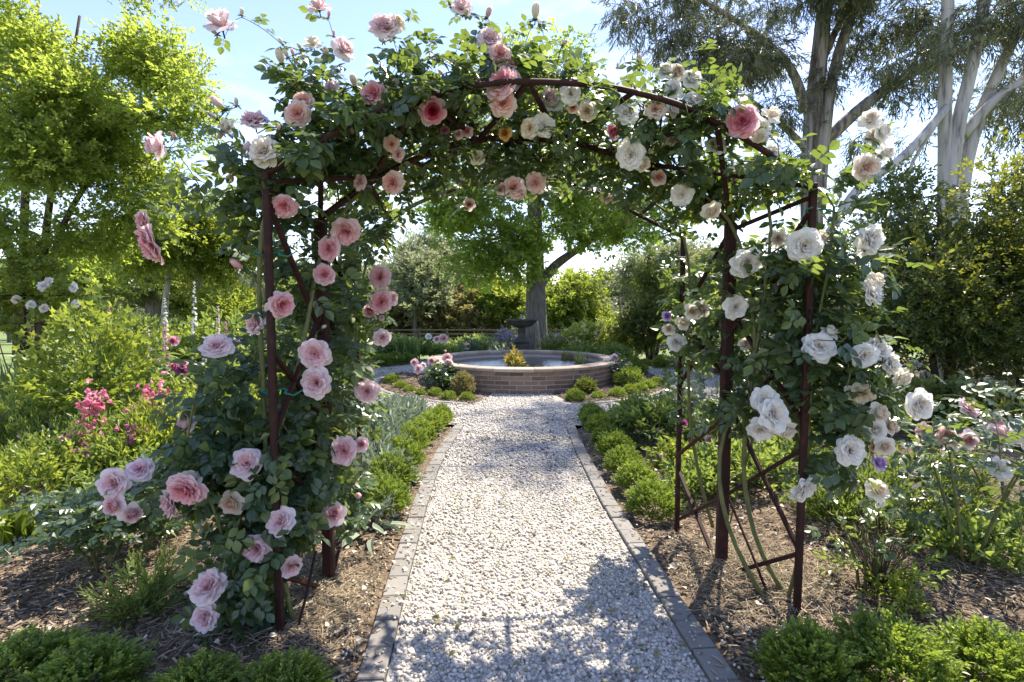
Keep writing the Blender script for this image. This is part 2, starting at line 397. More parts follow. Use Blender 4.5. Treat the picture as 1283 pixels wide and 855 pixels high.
# ================================================================== SETTING
PC = np.array([0.2, 10.5]); PR = 1.8; RB = 2.75; RO = 4.1        # pool centre, pool radius, inner bed edge, ring path edge
_LY = [-2, 0, 2.03, 2.83, 3.8, 4.63, 5.3, 6.5, 9]; _LX = [-.36, -.42, -.5, -.56, -.62, -.655, -.65, -.58, -.55]
_RY = [-2, 0, 2.03, 2.28, 3.95, 5.3, 6.4, 9]; _RX = [.95, .88, .78, .76, .66, .635, .65, .66]
xl = lambda y: np.interp(y, _LY, _LX)
xr = lambda y: np.interp(y, _RY, _RX)
MOUNDS = [(1.3, 2.75, .075, .45), (-1.05, 2.55, .06, .45), (-1.9, 3.3, .05, .6), (2.6, 3.1, .07, .7), (3.6, 3.9, .06, .8), (-2.6, 4.3, .05, .7)]
def on_path(x, y, pad=0.0):
    r = np.hypot(x - PC[0], y - PC[1])
    return ((x > xl(y) - pad) & (x < xr(y) + pad) & (y < 8.9)) | (r < RO + pad)
def bed_z(x, y):
    x = np.asarray(x, float); y = np.asarray(y, float)
    d = np.minimum(np.maximum(np.maximum(xl(y) - x, x - xr(y)), -1) if True else 0, 5)
    d = np.where(y > 6.4, 5, d); d = np.minimum(d, np.hypot(x - PC[0], y - PC[1]) - RO)
    m = np.clip((d - .13) / .25, 0, 1)
    z = .018 * np.sin(3.1 * x + 1.3 * np.sin(2 * y)) + .015 * np.sin(4.3 * y + x) + .008 * np.sin(11 * x + 7 * y) + .012
    for mx, my, h, s in MOUNDS: z = z + h * np.exp(-((x - mx) ** 2 + (y - my) ** 2) / (2 * s * s) * 2)
    return z * m - .035 * np.clip(1 - (d + .02) / .12, 0, 1) + .0 + terrain(x, y)

def grid(x0, x1, y0, y1, nx, ny, zf):
    X, Y = np.meshgrid(np.linspace(x0, x1, nx), np.linspace(y0, y1, ny)); Z = zf(X, Y)
    V = np.stack([X, Y, Z], -1).reshape(-1, 3); i = np.arange(nx - 1)[None] + np.arange(ny - 1)[:, None] * nx; i = i.ravel()
    T = np.concatenate([np.stack([i, i + 1, i + nx + 1], 1), np.stack([i, i + nx + 1, i + nx], 1)]); return V, T
V, T = grid(-700, 700, -60, 900, 60, 400, lambda x, y: terrain(x, y) - .06)
tag(mk('ground', V, T, M['lawn'], smooth=True), kind='structure')
V, T = grid(-9, 11, -1.5, 14.6, 300, 260, bed_z)
tag(mk('garden_soil', V, T, M['soil'], smooth=True), kind='structure')

# gravel sheets
ys = np.linspace(-1.5, 8.9, 60); V = np.concatenate([np.stack([xl(ys), ys, np.full(60, .010)], 1), np.stack([xr(ys), ys, np.full(60, .010)], 1)])
k = np.arange(59); T = np.concatenate([np.stack([k, k + 60, k + 61], 1), np.stack([k, k + 61, k + 1], 1)])
tag(mk('gravel_path', V, T, M['gravel_bed']), kind='structure')
V, T = lathe([(1.6, .014), (RO, .014)], (PC[0], PC[1], 0), 96); T = T[:, ::-1]
tag(mk('ring_path', V, T, M['gravel_bed']), kind='structure')
# two planted mulch sectors against the pool
def sector(a0, a1, r0, r1, z):
    return lathe([(r0, z), (r1, z)], (PC[0], PC[1], 0), 60, math.radians(a0), math.radians(a1))
acc = Acc()
for a0, a1 in ((160, 254), (-75, 20)):
    V, T = sector(a0, a1, 1.7, RB, .020); acc.add(V, T[:, ::-1])
tag(acc.build('ring_bed_soil', M['soil']), kind='structure')

# edging of grey pavers
acc = Acc()
def edge_line(pts, L=.2, w=.108, h=.09, top=.032):
    P = np.asarray(pts, float); s = np.concatenate([[0], np.cumsum(np.linalg.norm(P[1:] - P[:-1], axis=1))])
    n = int(s[-1] / L); t = (np.arange(n) + .5) * L
    x = np.interp(t, s, P[:, 0]); y = np.interp(t, s, P[:, 1])
    x2 = np.interp(t + .05, s, P[:, 0]); y2 = np.interp(t + .05, s, P[:, 1])
    for i in range(n):
        rz = math.atan2(y2[i] - y[i], x2[i] - x[i]) if t[i] + .05 <= s[-1] else rz0
        rz0 = rz
        acc.add(*xf(cbox(L - .008, w, h, .005), (x[i], y[i], top - h / 2 + RNG.uniform(-.004, .004)), rz + RNG.normal() * .012), a=RNG.uniform(.3, .68))
ys = np.linspace(.2, 6.5, 60)
edge_line(np.stack([xl(ys) - .058, ys], 1)); edge_line(np.stack([xr(ys) + .058, ys], 1))
for a0, a1 in ((158, 256), (-77, 22)):
    a = np.radians(np.linspace(a0, a1, 60)); edge_line(np.stack([PC[0] + (RB + .05) * np.cos(a), PC[1] + (RB + .05) * np.sin(a)], 1), .2, .08, .08, .03)
for a0, a1 in ((-79, 100), (100, 251)):
    a = np.radians(np.linspace(a0, a1, 90)); edge_line(np.stack([PC[0] + (RO + .05) * np.cos(a), PC[1] + (RO + .05) * np.sin(a)], 1), .2, .08, .08, .03)
tag(acc.build('path_kerb', M['paver']), kind='structure')

# loose white stones
def stone_t(seed):
    r = np.random.default_rng(seed)
    def f(bm):
        bmesh.ops.create_icosphere(bm, subdivisions=1, radius=.5)
    V, T = bm_template(f); V = V * np.array([1, r.uniform(.65, .9), r.uniform(.5, .75)]) * (1 + r.uniform(-.2, .2, (len(V), 1))); return V, T
ST = [stone_t(s) for s in range(5)]
acc = Acc()
def stones(x, y, s, z0):
    n = len(x); P = np.stack([x, y, z0 + s * RNG.uniform(.05, .45, n)], 1); A = rdir(n, -.35, .35); N = rdir(n, .5, 1)
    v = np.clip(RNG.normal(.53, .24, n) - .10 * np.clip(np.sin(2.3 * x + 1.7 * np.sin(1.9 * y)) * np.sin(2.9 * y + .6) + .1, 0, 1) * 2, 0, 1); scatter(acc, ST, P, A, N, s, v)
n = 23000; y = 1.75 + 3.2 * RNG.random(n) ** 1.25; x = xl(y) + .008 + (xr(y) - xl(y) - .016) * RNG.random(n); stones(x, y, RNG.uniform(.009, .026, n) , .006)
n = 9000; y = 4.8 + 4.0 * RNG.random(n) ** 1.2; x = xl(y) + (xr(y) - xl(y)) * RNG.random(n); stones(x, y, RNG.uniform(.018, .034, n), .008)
n = 15000; r = np.sqrt(RNG.uniform(RB ** 2, RO ** 2, n)); a = np.radians(RNG.uniform(150, 390, n)); stones(PC[0] + r * np.cos(a), PC[1] + r * np.sin(a), RNG.uniform(.02, .036, n), .012)
n = 170; y = 1.75 + 4.5 * RNG.random(n) ** 1.3; sd = RNG.random(n) < .5; o = np.abs(RNG.normal(0, .035, n)); stones(np.where(sd, xl(y) - o, xr(y) + o), y, RNG.uniform(.008, .018, n), .034)
n = 320; y = 1.75 + 4.5 * RNG.random(n) ** 1.3; sd = RNG.random(n) < .5; o = .12 + np.abs(RNG.normal(0, .12, n)); stones(np.where(sd, xl(y) - o, xr(y) + o), y, RNG.uniform(.010, .022, n), .03)
tag(acc.build('gravel_stones', M['gravel'], smooth=True), kind='stuff')

# bark chips, straw and fallen petals lying on the beds
CH = [(np.array([[-.5, -.11, 0], [.5, -.07, 0], [.5, .09, .01], [-.5, .1, 0], [-.4, 0, .07], [.42, 0, .06]]), np.array([[0, 1, 5], [0, 5, 4], [3, 4, 5], [3, 5, 2], [0, 4, 3], [1, 2, 5], [0, 3, 2], [0, 2, 1]]))]
CH = [(v[:, [1, 0, 2]], t[:, ::-1]) for v, t in CH]
def bed_points(n, y0, y1, p=1.6):
    y = y0 + (y1 - y0) * RNG.random(n) ** p; x = RNG.uniform(-1.12, 1.12, n) * (y + .15)
    m = ~on_path(x, y, .15) ; return x[m], y[m]
acc = Acc(); x, y = bed_points(62000, 1.55, 8.5, 1.5); n = len(x)
P = np.stack([x, y, bed_z(x, y) + RNG.uniform(.0, .018, n)], 1)
scatter(acc, CH, P, rdir(n, -.25, .25), rdir(n, .6, 1), RNG.uniform(.018, .062, n) , np.clip(RNG.beta(1.6, 2.2, n), 0, 1))
n = 330; y = 1.7 + 4.8 * RNG.random(n) ** 1.4; sd = RNG.random(n) < .5; o = .11 - np.abs(RNG.normal(0, .045, n)); x = np.where(sd, xl(y) - o, xr(y) + o)
scatter(acc, CH, np.stack([x, y, np.full(n, .036)], 1), rdir(n, -.1, .1), rdir(n, .7, 1), RNG.uniform(.012, .04, n), RNG.uniform(.1, .9, n))
tag(acc.build('bark_mulch', M['chips']), kind='stuff')
acc = Acc()
for a0, a1 in ((160, 254), (-75, 20)):
    n = 3600; a = np.radians(RNG.uniform(a0, a1, n)); r = np.sqrt(RNG.uniform(PR ** 2, RB ** 2, n))
    scatter(acc, CH, np.stack([PC[0] + r * np.cos(a), PC[1] + r * np.sin(a), .022 + RNG.uniform(0, .02, n)], 1), rdir(n, -.25, .25), rdir(n, .6, 1), RNG.uniform(.03, .08, n), np.clip(RNG.beta(1.7, 2.3, n), 0, 1))
tag(acc.build('ring_bed_mulch', M['chips']), kind='stuff')
acc = Acc(); n = 30000; mi = RNG.integers(0, len(MOUNDS), n); mm = np.array(MOUNDS)[mi]
x = mm[:, 0] + RNG.normal(0, 1, n) * mm[:, 3] * .55; y = mm[:, 1] + RNG.normal(0, 1, n) * mm[:, 3] * .55; q = ~on_path(x, y, .16); x, y = x[q], y[q]; n = len(x)
CS = [(v * np.array([.22, 1, .3]), t) for v, t in CH]
scatter(acc, CS, np.stack([x, y, bed_z(x, y) + RNG.uniform(.004, .03, n)], 1), rdir(n, -.3, .3), rdir(n, .5, 1), RNG.uniform(.025, .085, n), np.clip(RNG.normal(.45, .28, n), 0, 1))
tag(acc.build('straw_mulch', M['straw']), kind='stuff')
PT = [leaf_oval(.9, .18, .2, 2)]
acc = Acc(); x, y = bed_points(520, 1.6, 5.5, 1.3); k = np.abs(x) < 2.6; x, y = x[k], y[k]; n = len(x)
scatter(acc, PT, np.stack([x, y, bed_z(x, y) + .025], 1), rdir(n, -.2, .2), rdir(n, .6, 1), RNG.uniform(.018, .04, n), RNG.uniform(.5, 1, n))
n = 60; y = RNG.uniform(1.8, 4.4, n); x = np.where(RNG.random(n) < .75, xl(y) - .06 + RNG.normal(0, .06, n), RNG.uniform(-.5, .6, n))
scatter(acc, PT, np.stack([x, y, np.full(n, .045)], 1), rdir(n, -.2, .2), rdir(n, .6, 1), RNG.uniform(.018, .034, n), RNG.uniform(.5, 1, n))
tag(acc.build('fallen_petals', M['cream']), kind='stuff')
acc = Acc(); n = 260; y = RNG.uniform(1.8, 6, n); x = xl(y) + (xr(y) - xl(y)) * RNG.random(n)
scatter(acc, [leaf_oval(.5, .1, .2, 2)], np.stack([x, y, np.full(n, .034)], 1), rdir(n, -.2, .2), rdir(n, .6, 1), RNG.uniform(.02, .045, n), RNG.uniform(.2, 1, n))
tag(acc.build('fallen_leaves', M['olive_leaf']), kind='stuff')

# ================================================================== POOL AND FOUNTAIN
pool = thing('garden_pool', 'low round brick garden pool with pale coping at the end of the gravel path', 'pool', (PC[0], PC[1], 0))
acc = Acc(); nb = 46; rows = 5; rh = .074
for r in range(rows):
    for i in range(nb):
        a = (i + .5 * (r % 2)) * 2 * math.pi / nb + RNG.normal() * .001; L = 2 * math.pi * PR / nb - .015
        acc.add(*xf(cbox(L, .11, rh - .014, .003), (PC[0] + (PR - .055) * math.cos(a), PC[1] + (PR - .055) * math.sin(a), .012 + rh * (r + .5)), a + math.pi / 2), a=float(np.clip(RNG.normal(.45, .22), 0, 1)))
wall = acc.build('brick_wall', M['brick'], pool)
V, T = lathe([(PR - .008, -.05), (PR - .008, .375), (PR - .2, .375), (PR - .2, -.05)], (PC[0], PC[1], 0), 96); mk('mortar', V, T[:, ::-1], M['mortar'], wall, np.full(len(V), .5), True)
acc = Acc(); nc = 34
for i in range(nc):
    a0 = i * 2 * math.pi / nc + .0018; a1 = (i + 1) * 2 * math.pi / nc - .0018; dz = RNG.uniform(-.002, .002)
    V, T = lathe([(PR - .23, .378), (PR + .035, .378), (PR + .045, .388), (PR + .045, .425 + dz), (PR + .032, .437 + dz), (PR - .22, .437 + dz), (PR - .23, .425 + dz), (PR - .23, .378)], (PC[0], PC[1], 0), 4, a0, a1)
    acc.add(V, T[:, ::-1], RNG.uniform(.2, .9))
acc.build('coping', M['coping'], pool)
a = np.linspace(0, 2 * math.pi, 97)[:-1]; V = np.vstack([np.stack([PC[0] + (PR - .19) * np.cos(a), PC[1] + (PR - .19) * np.sin(a), np.full(96, .30)], 1), [[PC[0], PC[1], .30]]])
k = np.arange(96); mk('water_surface', V, np.stack([k, (k + 1) % 96, np.full(96, 96)], 1), M['water'], pool, np.zeros(97))

FX, FY = .235, 12.98
ft = thing('stone_fountain', 'dark stone pedestal fountain with a wide bowl spilling water behind the round pool', 'fountain', (FX, FY, 0))
acc = Acc()
acc.add(*xf(cbox(.46, .46, .10, .015), (FX, FY, .05))); acc.add(*xf(cbox(.34, .34, .46, .02), (FX, FY, .325))); acc.add(*xf(cbox(.41, .41, .07, .02), (FX, FY, .588)))
acc.build('plinth', M['stone'], ft)
V, T = lathe([(.17, .62), (.16, .66), (.10, .69), (.085, .76), (.10, .83), (.085, .88), (.11, .92), (.08, .93)], (FX, FY, 0), 24); mk('column', V, T[:, ::-1], M['stone'], ft, np.full(len(V), .5), True)
V, T = lathe([(.07, .92), (.16, .935), (.27, .98), (.33, 1.04), (.355, 1.085), (.385, 1.095), (.385, 1.12), (.35, 1.125), (.31, 1.07), (.20, 1.03), (.05, 1.02), (0.001, 1.02)], (FX, FY, 0), 40)
ang = np.arctan2(V[:, 1] - FY, V[:, 0] - FX); V[:, :2] = np.array([FX, FY]) + (V[:, :2] - np.array([FX, FY])) * (1 + .025 * np.cos(ang * 18))[:, None]
bowl = mk('bowl', V, T[:, ::-1], M['stone'], ft, np.full(len(V), .5), True)
a = np.linspace(0, 2 * math.pi, 33)[:-1]; V = np.vstack([np.stack([FX + .33 * np.cos(a), FY + .33 * np.sin(a), np.full(32, 1.10)], 1), [[FX, FY, 1.10]]]); k = np.arange(32)
mk('bowl_water', V, np.stack([k, (k + 1) % 32, np.full(32, 32)], 1), M['water'], bowl, np.zeros(33))
acc = Acc()
for i in range(12):
    a = RNG.uniform(-.7, .7) if i < 9 else RNG.uniform(0, 6.28); c, s = math.cos(a), math.sin(a); t = np.linspace(0, 1, 7); r = .385 + .10 * t * RNG.uniform(.5, 1.2)
    zz = 1.11 - (1.0) * t ** 1.6 * RNG.uniform(.75, 1.0)
    V, T = tube(np.stack([FX + r * c, FY + r * s, zz], 1), np.linspace(.0032, .0012, 7) * RNG.uniform(.6, 1.2), 5); acc.add(V, T)
for i in range(5):
    t = np.linspace(0, 1, 6); V, T = tube(np.stack([FX + RNG.normal() * .012 + .03 * t * RNG.normal(), FY + RNG.normal() * .012 + 0 * t, 1.06 + .20 * t * RNG.uniform(.7, 1.1)], 1), np.linspace(.011, .004, 6), 5); acc.add(V, T)
acc.build('water_streams', M['spray'], ft, True)

# ================================================================== GARDEN ARCH
arch = thing('garden_arch', 'rusty dark red steel garden arch with lattice sides spanning the gravel path under climbing roses', 'garden arch', (0.1, 2.9, 0))
W_F, W_M = .030, .056
def vpost(pb, ztop, w, name='post'):
    g = gnd(*pb); a = g.copy(); a[2] = -.12; b = g.copy(); b[2] = ztop
    V, T = bar(a, b, w, w); mk(name, V, T, M['rust'], arch, np.full(len(V), .5)); return g
FL = vpost((352, 812), 2.04, W_F); FR = vpost((998, 778), 2.04, W_F)
ML = vpost((413, 744), 1.92, W_M); MR = vpost((903, 726), 1.92, W_M)
RL = vpost((452, 642), 1.92, W_F); RR = vpost((848, 667), 1.92, W_F)
def smooth_path(pts, n=40):
    P = np.asarray(pts, float); s = np.concatenate([[0], np.cumsum(np.linalg.norm(P[1:] - P[:-1], axis=1))]); t = np.linspace(0, s[-1], n)
    Q = np.stack([np.interp(t, s, P[:, k]) for k in range(3)], 1)
    for _ in range(3): Q[1:-1] = (Q[:-2] + 2 * Q[1:-1] + Q[2:]) / 4
    return Q
def hoop(px, y0, y1, a, b, w):
    xs = np.array([p[0] for p in px]); tt = (xs - xs[0]) / (xs[-1] - xs[0]); P = np.array([at(p[0], p[1], y0 + (y1 - y0) * t) for p, t in zip(px, tt)])
    P[0] = a; P[-1] = b; Q = smooth_path(P); V, T = tube(Q, w * .45, 6); mk('hoop', V, T, M['rust'], arch, np.full(len(V), .5), True); return Q
def top(g, z): return np.array([g[0], g[1], z])
HF = hoop([(336, 222), (372, 195), (420, 166), (470, 140), (520, 121), (590, 107), (655, 101), (760, 107), (850, 129), (895, 151), (960, 190), (1019, 232)], FL[1], FR[1], top(FL, 2.03), top(FR, 2.03), W_F)
HM = hoop([(404, 272), (450, 237), (502, 207), (558, 183), (620, 172), (680, 174), (731, 181), (823, 212), (860, 232), (905, 272)], ML[1], MR[1], top(ML, 1.92), top(MR, 1.92), W_M * .62)
HR = hoop([(452, 300), (520, 255), (590, 230), (690, 224), (740, 236), (800, 270), (852, 302)], RL[1], RR[1], top(RL, 1.92), top(RR, 1.92), W_F)
def brace(a, b, w=.024): V, T = bar(a, b, w, w * .7); mk('brace', V, T, M['rust'], arch, np.full(len(V), .5))
def on(Q, px):
    "point of a hoop nearest photo column px"
    col = 641.5 + FPX * Q[:, 0] / (Q[:, 1] * CPI - (Q[:, 2] - CAMH) * SPI); return Q[np.argmin(np.abs(col - px))]
def pz(g, py):
    z = at(640, py, g[1])[2]; return np.array([g[0], g[1], z])
for a, b in [((HF, 664), (HM, 600)), ((HF, 664), (HM, 706)), ((HF, 893), (HM, 760)), ((HF, 520), (HM, 600)), ((HF, 520), (HM, 460)), ((HF, 790), (HM, 706)),
             ((HM, 640), (HR, 590)), ((HM, 640), (HR, 700)), ((HM, 780), (HR, 700)), ((HM, 520), (HR, 590)), ((HM, 460), (HR, 490)), ((HM, 850), (HR, 800))]:
    brace(on(*a), on(*b))
brace(on(HF, 893), top(MR, 1.90)); brace(top(FR, 2.02), on(HM, 800)); brace(top(FR, 1.98), top(MR, 1.88)); brace(top(FL, 2.0), on(HM, 470)); brace(top(FL, 1.97), top(ML, 1.88)); brace(on(HF, 400), top(ML, 1.90))
for f, m, r, sgn in ((FR, MR, RR, 1), (FL, ML, RL, -1)):
    z = lambda g, h: np.array([g[0], g[1], h])
    brace(z(f, 1.93), z(m, 1.32)); brace(z(f, .95), z(m, 1.48)); brace(z(f, 1.30), z(m, .90)); brace(z(f, .34), z(m, 1.0)); brace(z(f, .83), z(m, .46)); brace(z(f, .33), z(m, .02), .03)
    brace(z(m, 1.88), z(r, 1.42)); brace(z(m, 1.48), z(r, .98)); brace(z(m, .90), z(r, .52)); brace(z(m, .46), z(r, .08)); brace(z(m, .03), z(r, .42)); brace(z(m, 1.1), z(r, 1.4))
acc = Acc()
def ptube(pl, r0, r1=None, sides=6, n=24):
    P = smooth_path([at(*p) for p in pl], n); P[:, 2] = np.maximum(P[:, 2], -.05); return tube(P, np.linspace(r0, r1 or r0, n), sides)
def stake(name, label, cat, a, b, r):
    o = thing(name, label, cat, (a[0], a[1], 0)); V, T = tube([a, (a + b) / 2 + [.004, 0, 0], b], r, 6); mk('rod', V, T, M['rust'], o, np.full(len(V), .5)); return o
stake('thin_stake', 'thin rusty rod leaning in the straw beside the white rose canes', 'stake', gnd(973, 773, .0), at(912, 622, MR[1] - .02), .007)
stake('thin_stake', 'thin rusty rod leaning between the two near posts under the pink roses', 'stake', gnd(366, 815, 0), at(396, 690, ML[1] - .25), .007)
def tie(label, px, py, Y, w):
    o = at(px, py, Y); t = thing('plant_tie', label, 'plant tie', o, 'green plant ties on the arch posts')
    a = np.linspace(-.3, math.pi * 1.25, 14); P = o + np.stack([w * np.cos(a), .03 * np.sin(a) - .012, .008 * np.sin(2 * a)], 1); V, T = tube(P, .0045, 5); mk('loop', V, T, M['tie'], t, np.full(len(V), .5), True)
    V, T = tube([P[0], P[0] + [.04, -.005, -.01], P[0] + [.075, 0, .012]], [.0045, .004, .003], 5); mk('tail', V, T, M['tie'], t, np.full(len(V), .5), True)
tie('green tie round the near pink rose post, just below the roof corner', 337, 318, FL[1] - .01, .05)
tie('green tie round the near pink rose post at waist height', 345, 490, FL[1] - .01, .05)
tie('green tie round the near white rose post just under the hoop', 1022, 264, FR[1] - .01, .045)

# ================================================================== ROSE BLOOMS (shared meshes, unit radius = 1, axis +Z)
def petal(acc, ang, r0, z0, L, W, th0, th1, cup, ruff, tone0, tone1, nu=5, nv=5):
    u = np.linspace(-1, 1, nu); v = np.linspace(0, 1, nv); V = []; A = []
    th = th0 + (th1 - th0) * v; dr = np.sin(th) * L / (nv - 1); dz = np.cos(th) * L / (nv - 1)
    r = r0 + np.concatenate([[0], np.cumsum(dr[1:])]); z = z0 + np.concatenate([[0], np.cumsum(dz[1:])])
    ph = RNG.uniform(0, 6.28); jit = RNG.normal() * .06; tone0 = tone0 - .14 + jit; tone1 = tone1 + .05 + jit
    for j in range(nv):
        w = W * (.35 + .65 * math.sin(min(v[j] * 1.25, 1) * math.pi / 2)) * (1 - .25 * max(0, v[j] - .8) / .2)
        for i in range(nu):
            s = u[i] * w; e = 1 - .18 * u[i] ** 2 * v[j] ** 2
            rad = r0 + (r[j] - r0) * e; zz = z0 + (z[j] - z0) * e + ruff * v[j] ** 2 * math.sin(2.6 * u[i] + ph) + ruff * .4 * v[j] * RNG.normal()
            a2 = ang + (s / max(.5 * rad + .35, .2)) * cup; lx = (1 - cup) * s
            V.append([rad * math.cos(a2) - lx * math.sin(ang), rad * math.sin(a2) + lx * math.cos(ang), zz + (1 - cup) * .12 * u[i] ** 2]); A.append(np.clip(tone0 + (tone1 - tone0) * v[j] + RNG.normal() * .02, .07, 1))
    T = []
    for j in range(nv - 1):
        for i in range(nu - 1):
            a = j * nu + i; T += [(a, a + 1, a + nu + 1), (a, a + nu + 1, a + nu)]
    acc.add(V, T, A)
def calyx(acc, s=1.0, zb=-.42):
    V, T = tube([[0, 0, zb - .55], [0, 0, zb - .2], [0, 0, zb - .08], [0, 0, zb + .1]], [.045, .05, .13 * s, .16 * s], 7); acc.add(V, T, 0.0)
    for i in range(5):
        a = i * 1.257 + RNG.uniform(-.2, .2); V, T = leaf_oval(.4, .05, -.3, 2); d = np.array([[math.cos(a), math.sin(a), .1]])
        W, TT, _ = place((V, T), np.array([[0, 0, zb]]), d, np.array([[0, 0, -1.0]]), np.array([.5 * s]), np.array([0])); acc.add(W, TT, 0.02)
def bloom_open(seed):
    global RNG; old = RNG; RNG = np.random.default_rng(seed); acc = Acc()
    for n, r0, z0, L, W, t0, t1, cup, rf, a0, a1 in (
        (8, .06, -.40, .98, .46, 58, 100, .5, .10, .8, 1.0), (10, .08, -.36, .93, .40, 46, 84, .6, .10, .68, .95),
        (11, .08, -.32, .84, .34, 34, 68, .65, .09, .54, .85), (12, .08, -.28, .72, .29, 24, 52, .7, .08, .42, .72), (12, .08, -.24, .58, .24, 14, 42, .7, .08, .3, .6)):
        for i in range(n):
            petal(acc, i * 2 * math.pi / n + RNG.uniform(-.22, .22) + seed, r0, z0 + RNG.uniform(-.03, .03), L * RNG.uniform(.9, 1.08), W * RNG.uniform(.85, 1.1), math.radians(t0 + RNG.uniform(-6, 6)), math.radians(t1 + RNG.uniform(-12, 10)), cup, rf, a0, a1)
    for q in range(5):                                            # quartered heart of folded petals
        a = q * 1.257 + RNG.uniform(-.2, .2)
        for k in range(8):
            b = a + (k - 3.5) * .17; rr = .02 + .052 * k + RNG.uniform(0, .03)
            petal(acc, b + RNG.choice([-1.0, 1.0]) * RNG.uniform(.5, 1.2), rr * .8, -.12 + RNG.uniform(-.03, .03), .31 + RNG.uniform(-.05, .06), .17, math.radians(5 + RNG.uniform(-10, 14)), math.radians(24 + RNG.uniform(-12, 15)), .45, .04, .08, .35, 4, 3)
    calyx(acc); RNG = old; return acc
def bloom_cup(seed):
    global RNG; old = RNG; RNG = np.random.default_rng(seed); acc = Acc()
    for n, r0, z0, L, W, t0, t1, cup, rf, a0, a1 in (
        (6, .08, -.50, 1.08, .54, 48, 100, .6, .10, .85, 1.0), (6, .10, -.46, 1.06, .50, 48, 30, .85, .06, .6, .95),
        (7, .08, -.42, .98, .44, 38, 14, .9, .05, .4, .75), (8, .06, -.38, .88, .36, 28, 4, .95, .05, .2, .5), (9, .05, -.34, .78, .28, 18, 2, .95, .05, .1, .35), (7, .03, -.3, .68, .2, 8, 4, .9, .04, .08, .25)):
        for i in range(n):
            petal(acc, i * 2 * math.pi / n + RNG.uniform(-.25, .25) + seed * .7, r0, z0 + RNG.uniform(-.03, .03), L * RNG.uniform(.9, 1.06), W * RNG.uniform(.9, 1.1), math.radians(t0 + RNG.uniform(-6, 6)), math.radians(t1 + RNG.uniform(-10, 10)), cup, rf, a0, a1)
    calyx(acc, 1, -.5); RNG = old; return acc
def bloom_bud(seed):
    global RNG; old = RNG; RNG = np.random.default_rng(seed); acc = Acc()
    for n, r0, z0, L, W, t0, t1, cup, a0, a1 in ((5, .1, -.7, 1.5, .55, 40, -16, .95, .6, .95), (5, .06, -.6, 1.45, .45, 26, -12, .95, .4, .8), (4, .03, -.5, 1.4, .3, 14, -8, .95, .2, .5)):
        for i in range(n): petal(acc, i * 2 * math.pi / n + RNG.uniform(-.2, .2), r0, z0, L * RNG.uniform(.9, 1.05), W, math.radians(t0), math.radians(t1), cup, .03, a0, a1)
    calyx(acc, 1.6, -.7); RNG = old; return acc
BL = {}
def bloom_mesh(kind, k):
    key = (kind, k)
    if key not in BL:
        acc = {'o': bloom_open, 'c': bloom_cup, 'b': bloom_bud}[kind](100 + k * 7 + ord(kind))
        o = acc.build('bloom', M['pink'], smooth=True); BL[key] = o.data; bpy.data.objects.remove(o)
    return BL[key]
def add_bloom(parent, pos, face, rad, col, kind, label=None):
    me = bloom_mesh(kind, int(RNG.integers(0, 4 if kind == 'o' else 3)))
    o = bpy.data.objects.new('bud' if kind == 'b' else 'bloom', me); COL.objects.link(o); o.parent = parent
    o.material_slots[0].link = 'OBJECT'; o.material_slots[0].material = M[col]
    q = Vector(face).to_track_quat('Z', 'Y'); e = q.to_matrix().to_4x4()
    from mathutils import Matrix
    e = e @ Matrix.Rotation(float(RNG.uniform(0, 6.28)), 4, 'Z'); o.rotation_euler = e.to_euler()
    o.location = Vector(pos) - world_loc(parent); o.scale = (rad * float(RNG.uniform(.94, 1.06)), rad * float(RNG.uniform(.94, 1.06)), rad * float(RNG.uniform(.85, 1.05)))
    if label: o['label'] = label
    return o

# ------------------------------------------------------------------ branching
def grow(nodes, targets, steps=4, droop=.0, wob=.03, root_pref=0.0, minseg=.05):
    "nodes: list of (pos, parent). each target joins the nearest node by a curved twig. returns arrays"
    P = [np.asarray(p, float) for p, _ in nodes]; par = [q for _, q in nodes]
    dep = [0.0] * len(P)
    for i in range(len(P)):
        if par[i] >= 0: dep[i] = dep[par[i]] + np.linalg.norm(P[i] - P[par[i]])
    base = np.array(P); tg = np.asarray(targets, float); tips = []
    if len(tg) == 0: return np.array(P), par, tips
    d0 = np.array([np.min(np.linalg.norm(base - t, axis=1)) for t in tg])
    buf = np.zeros((len(P) + len(tg) * steps + 4, 3)); buf[:len(P)] = P; dp = np.zeros(len(buf)); dp[:len(P)] = dep; n = len(P)
    for ti in np.argsort(d0):
        t = tg[ti]; dd = np.linalg.norm(buf[:n] - t, axis=1) + root_pref * dp[:n]; j = int(np.argmin(dd))
        a = buf[j]; L = np.linalg.norm(t - a); k = max(1, min(steps, int(L / minseg)))
        side = RNG.normal(size=3) * wob * L; prev = j
        for s in range(1, k + 1):
            f = s / k; p = a + (t - a) * f + side * math.sin(math.pi * f) + np.array([0, 0, droop * L * math.sin(math.pi * f)])
            buf[n] = p; par.append(prev); dp[n] = dp[prev] + L / k; prev = n; n += 1
        tips.append((ti, prev))
    return buf[:n].copy(), par, tips
